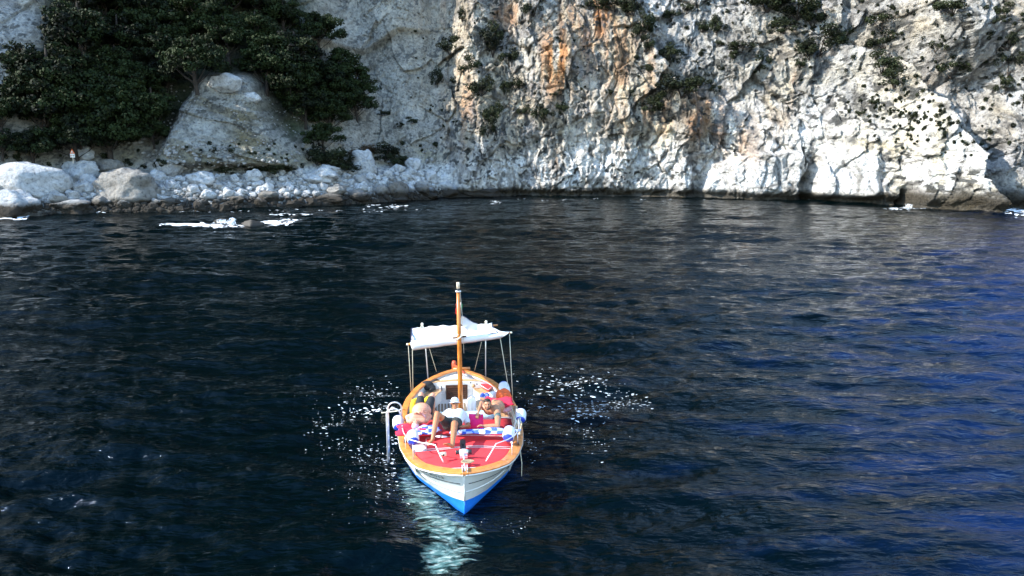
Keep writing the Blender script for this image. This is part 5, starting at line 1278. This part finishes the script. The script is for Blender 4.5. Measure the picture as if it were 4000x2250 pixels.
# --- person lying on their back, left
def person_left():
    zc = .95
    hd_ = Lz(1627, 1655, zc + .12); hip = Vector((Lz(1652, 1606, 1.1).x, 3.02, zc + .14))
    r = root_at('person', (hip.x - .08, 2.7, zc), 'sunburnt person in black shorts lying on their back with knees up', 'person')
    HC = Vector((hd_.x - .02, 2.28, zc + .12)); m = MB(); M = head_frame((.15, .25, 1), (-.05, -1, .15)); T = head(m, HC, M)
    neck = Vector((HC.x + .03, 2.42, zc + .12)); ch = Vector((HC.x + .07, 2.60, zc + .17)); be = Vector((Ly(1647, 1622, 2.85).x, 2.84, zc + .24))
    cap_(m, HC + Vector((0, .03, -.02)), neck, .058, .062); cap_(m, neck + Vector((-.13, .06, 0)), neck + Vector((.15, .06, 0)), .08, .08)
    cap_(m, ch + Vector((-.09, 0, 0)), ch + Vector((.10, 0, 0)), .145, .145); m.ell(be, (.235, .20, .20), None, 22, 14); cap_(m, hip + Vector((-.09, 0, 0)), hip + Vector((.09, 0, 0)), .135, .135)
    shl, shr = neck + Vector((-.19, .07, .0)), neck + Vector((.21, .07, .0))
    ell, elr = shl + Vector((-.06, .20, .04)), shr + Vector((.10, .16, .05)); hl, hr = Vector((ch.x - .02, ch.y - .12, zc + .36)), Vector((ch.x + .10, ch.y - .08, zc + .37))
    chain(m, [(shl, .06), (ell, .045), (hl, .03)]); hand(m, hl, (.8, -.3, .1), (0, 0, -1), .6, 1, 1); chain(m, [(shr, .06), (elr, .045), (hr, .03)]); hand(m, hr, (-.7, -.55, .1), (0, 0, -1), .6, 1, -1)
    kl, kr = Ly(1645, 1540, 3.42), Ly(1690, 1543, 3.42)
    S = []
    for s, k in ((-1, kl), (1, kr)):
        h0 = hip + Vector((s * .10, 0, 0)); a = Vector((k.x, 3.84, .72 + .10)); chain(m, [(h0, .11), (h0.lerp(k, .5), .09), (k, .064), (k.lerp(a, .35), .06), (a, .038)]); foot(m, a + Vector((0, 0, -.03)), (s * .15, 1, -.2), (0, 0, 1), 1, s); S.append((h0, k))
    m.build('body', SK_PINK, r, mods=REM(.0085)); face(r, T, M)
    h = MB(); h.ell(T(0, -.035, .05), (.086, .09, .085), M, 18, 12); h.build('head_cloth', M_ROSE, r, mods=REM(.01, 1))
    s_ = MB(); cap_(s_, hip + Vector((-.09, 0, 0)), hip + Vector((.09, 0, 0)), .155, .155)
    for h0, k in S: chain(s_, [(h0, .13), (h0.lerp(k, .72), .098)])
    s_.build('shorts', M_BLACK, r, mods=REM(.012, 2))
    w = MB(); P = [ell + Vector((0, -.04, .03)), ch + Vector((-.04, -.03, .15)), ch + Vector((.08, -.12, .15)), shr + Vector((0, -.02, .08))]
    w.tube(P, .016, 6); w.build('strap', M_ROSE, r)
person_left()
# ------------------------------------------------------------------ foam
nt = NT('foam'); b = nt.b; b.inputs['Base Color'].default_value = (.80, .84, .88, 1); b.inputs['Roughness'].default_value = .7; M_FOAM = nt.m
def foam_patches(name, spots, label, lift=.012, seed=0):
    r = np.random.RandomState(seed); V = []; F = []
    for (x, y, L, W, a) in spots:
        n = 9; k = len(V); ca, sa = math.cos(a), math.sin(a); bend = r.uniform(-.5, .5)
        pts = [(0, 0)] + [((L * (.5 + .5 * r.uniform(-.6, .6) * .7)) * math.cos(2 * math.pi * j / n), (W * (.5 + .5 * r.uniform(-.7, .7) * .8)) * math.sin(2 * math.pi * j / n)) for j in range(n)]
        X = []; Y = []
        for u, v in pts:
            v += bend * u * u / max(L, .01); X.append(x + u * ca - v * sa); Y.append(y + u * sa + v * ca)
        Z = wave(np.array(X), np.array(Y))
        for q in range(n + 1): V.append((X[q], Y[q], Z[q] + lift + (.006 if q == 0 else 0)))
        F += [(k, k + 1 + j, k + 1 + (j + 1) % n) for j in range(n)]
    o = link(name, mesh_from(name, V, F, M_FOAM)); tag(o, label, 'foam', kind='stuff'); return o
rf = np.random.RandomState(77); sp = []
def curve_spots(P, n, jx, jy, Ls, w=1.0):
    n = int(n * 1.25); Ls *= .66
    P = np.array(P, float); t = np.linspace(0, 1, len(P))
    for i in range(n):
        u = rf.uniform(0, 1); px = np.interp(u, t, P[:, 0]) + rf.normal() * jx; py = np.interp(u, t, P[:, 1]) + rf.normal() * jy
        p = at_z(px, py, 0); L = rf.uniform(.25, 1) ** 2 * Ls
        q = BI @ p
        if abs(q.x) < rail_w(min(7.1, max(-.3, q.y))) + .12 and -.3 < q.y < 7.2: continue
        sp.append((p.x, p.y, L, L * rf.uniform(.14, .38) * w, rf.normal() * .35))
curve_spots([(2060, 1500), (2200, 1480), (2330, 1500), (2400, 1560)], 70, 60, 18, .20)
curve_spots([(2060, 1520), (2170, 1515), (2260, 1535), (2300, 1560), (2250, 1580)], 55, 60, 22, .26)
curve_spots([(2160, 1500), (2300, 1520), (2420, 1530), (2520, 1570), (2400, 1580), (2330, 1610)], 110, 22, 10, .15)
curve_spots([(2200, 1600), (2270, 1610), (2350, 1640), (2240, 1640)], 50, 30, 10, .20)
curve_spots([(2250, 1660), (2300, 1690), (2350, 1750)], 40, 50, 30, .12)
curve_spots([(2030, 1590), (2100, 1570), (2200, 1610)], 25, 40, 20, .12)
curve_spots([(2060, 1700), (2090, 1740), (2040, 1790)], 25, 20, 25, .10)
curve_spots([(1440, 1510), (1500, 1550), (1430, 1590), (1360, 1600)], 90, 50, 22, .16)
curve_spots([(1410, 1610), (1470, 1605), (1530, 1600)], 40, 40, 6, .22)
curve_spots([(1390, 1625), (1280, 1640), (1300, 1720), (1360, 1720)], 60, 60, 30, .12)
curve_spots([(1480, 1700), (1500, 1740), (1450, 1780), (1500, 1830), (1520, 1900)], 110, 50, 30, .14)
curve_spots([(1545, 1790), (1560, 1850), (1590, 1900), (1650, 1960)], 60, 22, 20, .16)
curve_spots([(1350, 1800), (1420, 1900), (1500, 2040)], 60, 70, 60, .06)
curve_spots([(1870, 2010), (1960, 2070), (2030, 2060)], 18, 60, 20, .05)
curve_spots([(1250, 1560), (1300, 1700)], 30, 50, 50, .05)
curve_spots([(1540, 1700), (1556, 1760), (1580, 1800)], 40, 10, 14, .14)
foam_patches('foam_flecks', sp, 'white foam flecks drifting on the water around the boat', seed=1)
sp = []
def surf(px0, px1, py, n, Ls, jy=3, w=.5):
    for i in range(n):
        px = rf.uniform(px0, px1); p = at_z(px, py + rf.normal() * jy, 0)
        for _ in range(3): sp.append((p.x + rf.normal() * Ls * .5, p.y + rf.normal() * Ls * .5 * w, rf.uniform(.15, .7) * Ls, rf.uniform(.3, .8) * Ls * w * .6, rf.normal() * .25))
surf(700, 830, 876, 26, 1.6, 4, .6); surf(760, 900, 883, 24, 1.5, 3, .7); surf(925, 945, 880, 8, 1, 3); surf(1000, 1080, 872, 22, 1.5, 5, .7); surf(1080, 1160, 868, 10, 1.2, 3, .4); surf(640, 720, 880, 10, 1.3, 3, .4)
surf(1070, 1130, 840, 12, 1.0, 2, .6); surf(1155, 1210, 838, 12, 1.0, 2, .6); surf(0, 60, 852, 14, 1.5, 3, 1.2); surf(360, 405, 832, 6, .9, 1.5); surf(1455, 1480, 805, 6, .8, 1.5); surf(1510, 1570, 806, 8, .9, 1.5)
surf(1800, 1960, 790, 6, .7, 2, .4); surf(2000, 3400, 782, 30, .5, 3, .3); surf(3470, 3620, 816, 18, .9, 2, .4); surf(3530, 3560, 808, 6, .7, 3, .6); surf(3955, 4005, 818, 40, 1.3, 10, .9); surf(400, 1700, 822, 40, .6, 4, .3)
foam_patches('surf_foam', sp, 'white surf foam around the rocks and along the foot of the cliff', .03, 2)
# small burst of spray by the surf rock and in the grotto
V = []; F = []
for px, py, w, h, n in ((905, 866, 12, 26, 130), (3545, 806, 14, 14, 60), (870, 866, 26, 12, 60), (3975, 812, 40, 14, 160)):
    p0 = at_z(px, 880 if px < 1000 else 812, 0)
    for i in range(n):
        q = at_Y(px + rf.normal() * w * .5, py + rf.uniform(-1, 1) * h * .5, p0.y + rf.normal() * .3); s = rf.uniform(.03, .085); k = len(V)
        V += [(q.x + rf.normal() * s, q.y + rf.normal() * s, max(.0, q.z) + rf.normal() * s) for _ in range(4)]; F += [(k, k + 1, k + 2), (k, k + 2, k + 3), (k, k + 3, k + 1)]
o = link('spray', mesh_from('spray', V, F, M_FOAM)); tag(o, 'bursts of white spray against the surf rock and in the cliff notch', 'spray', kind='stuff')
# sunlit hull's reflection painted as a thin pale film lying on the waves
nt = NT('hull_reflection'); b = nt.b; b.inputs['Roughness'].default_value = .35
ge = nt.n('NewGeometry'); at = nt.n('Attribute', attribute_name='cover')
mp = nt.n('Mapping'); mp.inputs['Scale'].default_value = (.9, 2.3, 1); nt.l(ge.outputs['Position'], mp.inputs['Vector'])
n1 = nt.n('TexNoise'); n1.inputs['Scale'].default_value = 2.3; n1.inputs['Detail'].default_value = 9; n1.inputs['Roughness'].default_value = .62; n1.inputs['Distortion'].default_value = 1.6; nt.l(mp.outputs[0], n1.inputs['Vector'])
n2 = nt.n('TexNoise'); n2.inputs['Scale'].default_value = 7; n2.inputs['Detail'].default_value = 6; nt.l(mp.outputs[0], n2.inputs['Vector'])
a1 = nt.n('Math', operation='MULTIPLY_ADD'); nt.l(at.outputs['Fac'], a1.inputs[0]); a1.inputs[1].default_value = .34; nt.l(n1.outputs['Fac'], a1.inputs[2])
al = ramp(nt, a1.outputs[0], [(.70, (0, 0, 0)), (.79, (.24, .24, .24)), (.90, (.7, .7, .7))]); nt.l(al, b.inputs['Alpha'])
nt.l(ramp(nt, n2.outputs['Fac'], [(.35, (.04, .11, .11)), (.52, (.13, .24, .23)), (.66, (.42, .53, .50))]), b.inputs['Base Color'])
M_HULLREF = nt.m
def reflected():
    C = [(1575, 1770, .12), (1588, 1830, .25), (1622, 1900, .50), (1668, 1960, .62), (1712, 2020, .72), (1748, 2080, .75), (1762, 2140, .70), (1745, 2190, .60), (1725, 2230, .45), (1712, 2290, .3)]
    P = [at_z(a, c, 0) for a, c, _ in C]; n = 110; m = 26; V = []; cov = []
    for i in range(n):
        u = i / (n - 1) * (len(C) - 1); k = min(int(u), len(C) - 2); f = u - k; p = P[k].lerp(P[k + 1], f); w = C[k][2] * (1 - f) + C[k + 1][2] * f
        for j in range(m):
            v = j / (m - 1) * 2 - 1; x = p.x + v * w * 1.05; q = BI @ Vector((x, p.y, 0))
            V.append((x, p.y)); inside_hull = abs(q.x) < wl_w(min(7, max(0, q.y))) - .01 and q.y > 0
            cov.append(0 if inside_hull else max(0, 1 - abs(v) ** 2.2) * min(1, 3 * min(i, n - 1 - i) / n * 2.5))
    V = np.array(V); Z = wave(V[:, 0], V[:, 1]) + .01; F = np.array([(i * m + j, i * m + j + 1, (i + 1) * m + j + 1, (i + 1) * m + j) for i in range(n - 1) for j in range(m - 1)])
    me = mesh_from('hull_reflection_film', np.column_stack([V, Z]), F, M_HULLREF, True); set_attr(me, 'cover', np.repeat(np.array(cov)[:, None], 3, 1))
    o = link('hull_reflection_film', me); tag(o, 'pale turquoise painted reflection of the sunlit hull on the water left of the bow', 'foam', kind='stuff')
reflected()
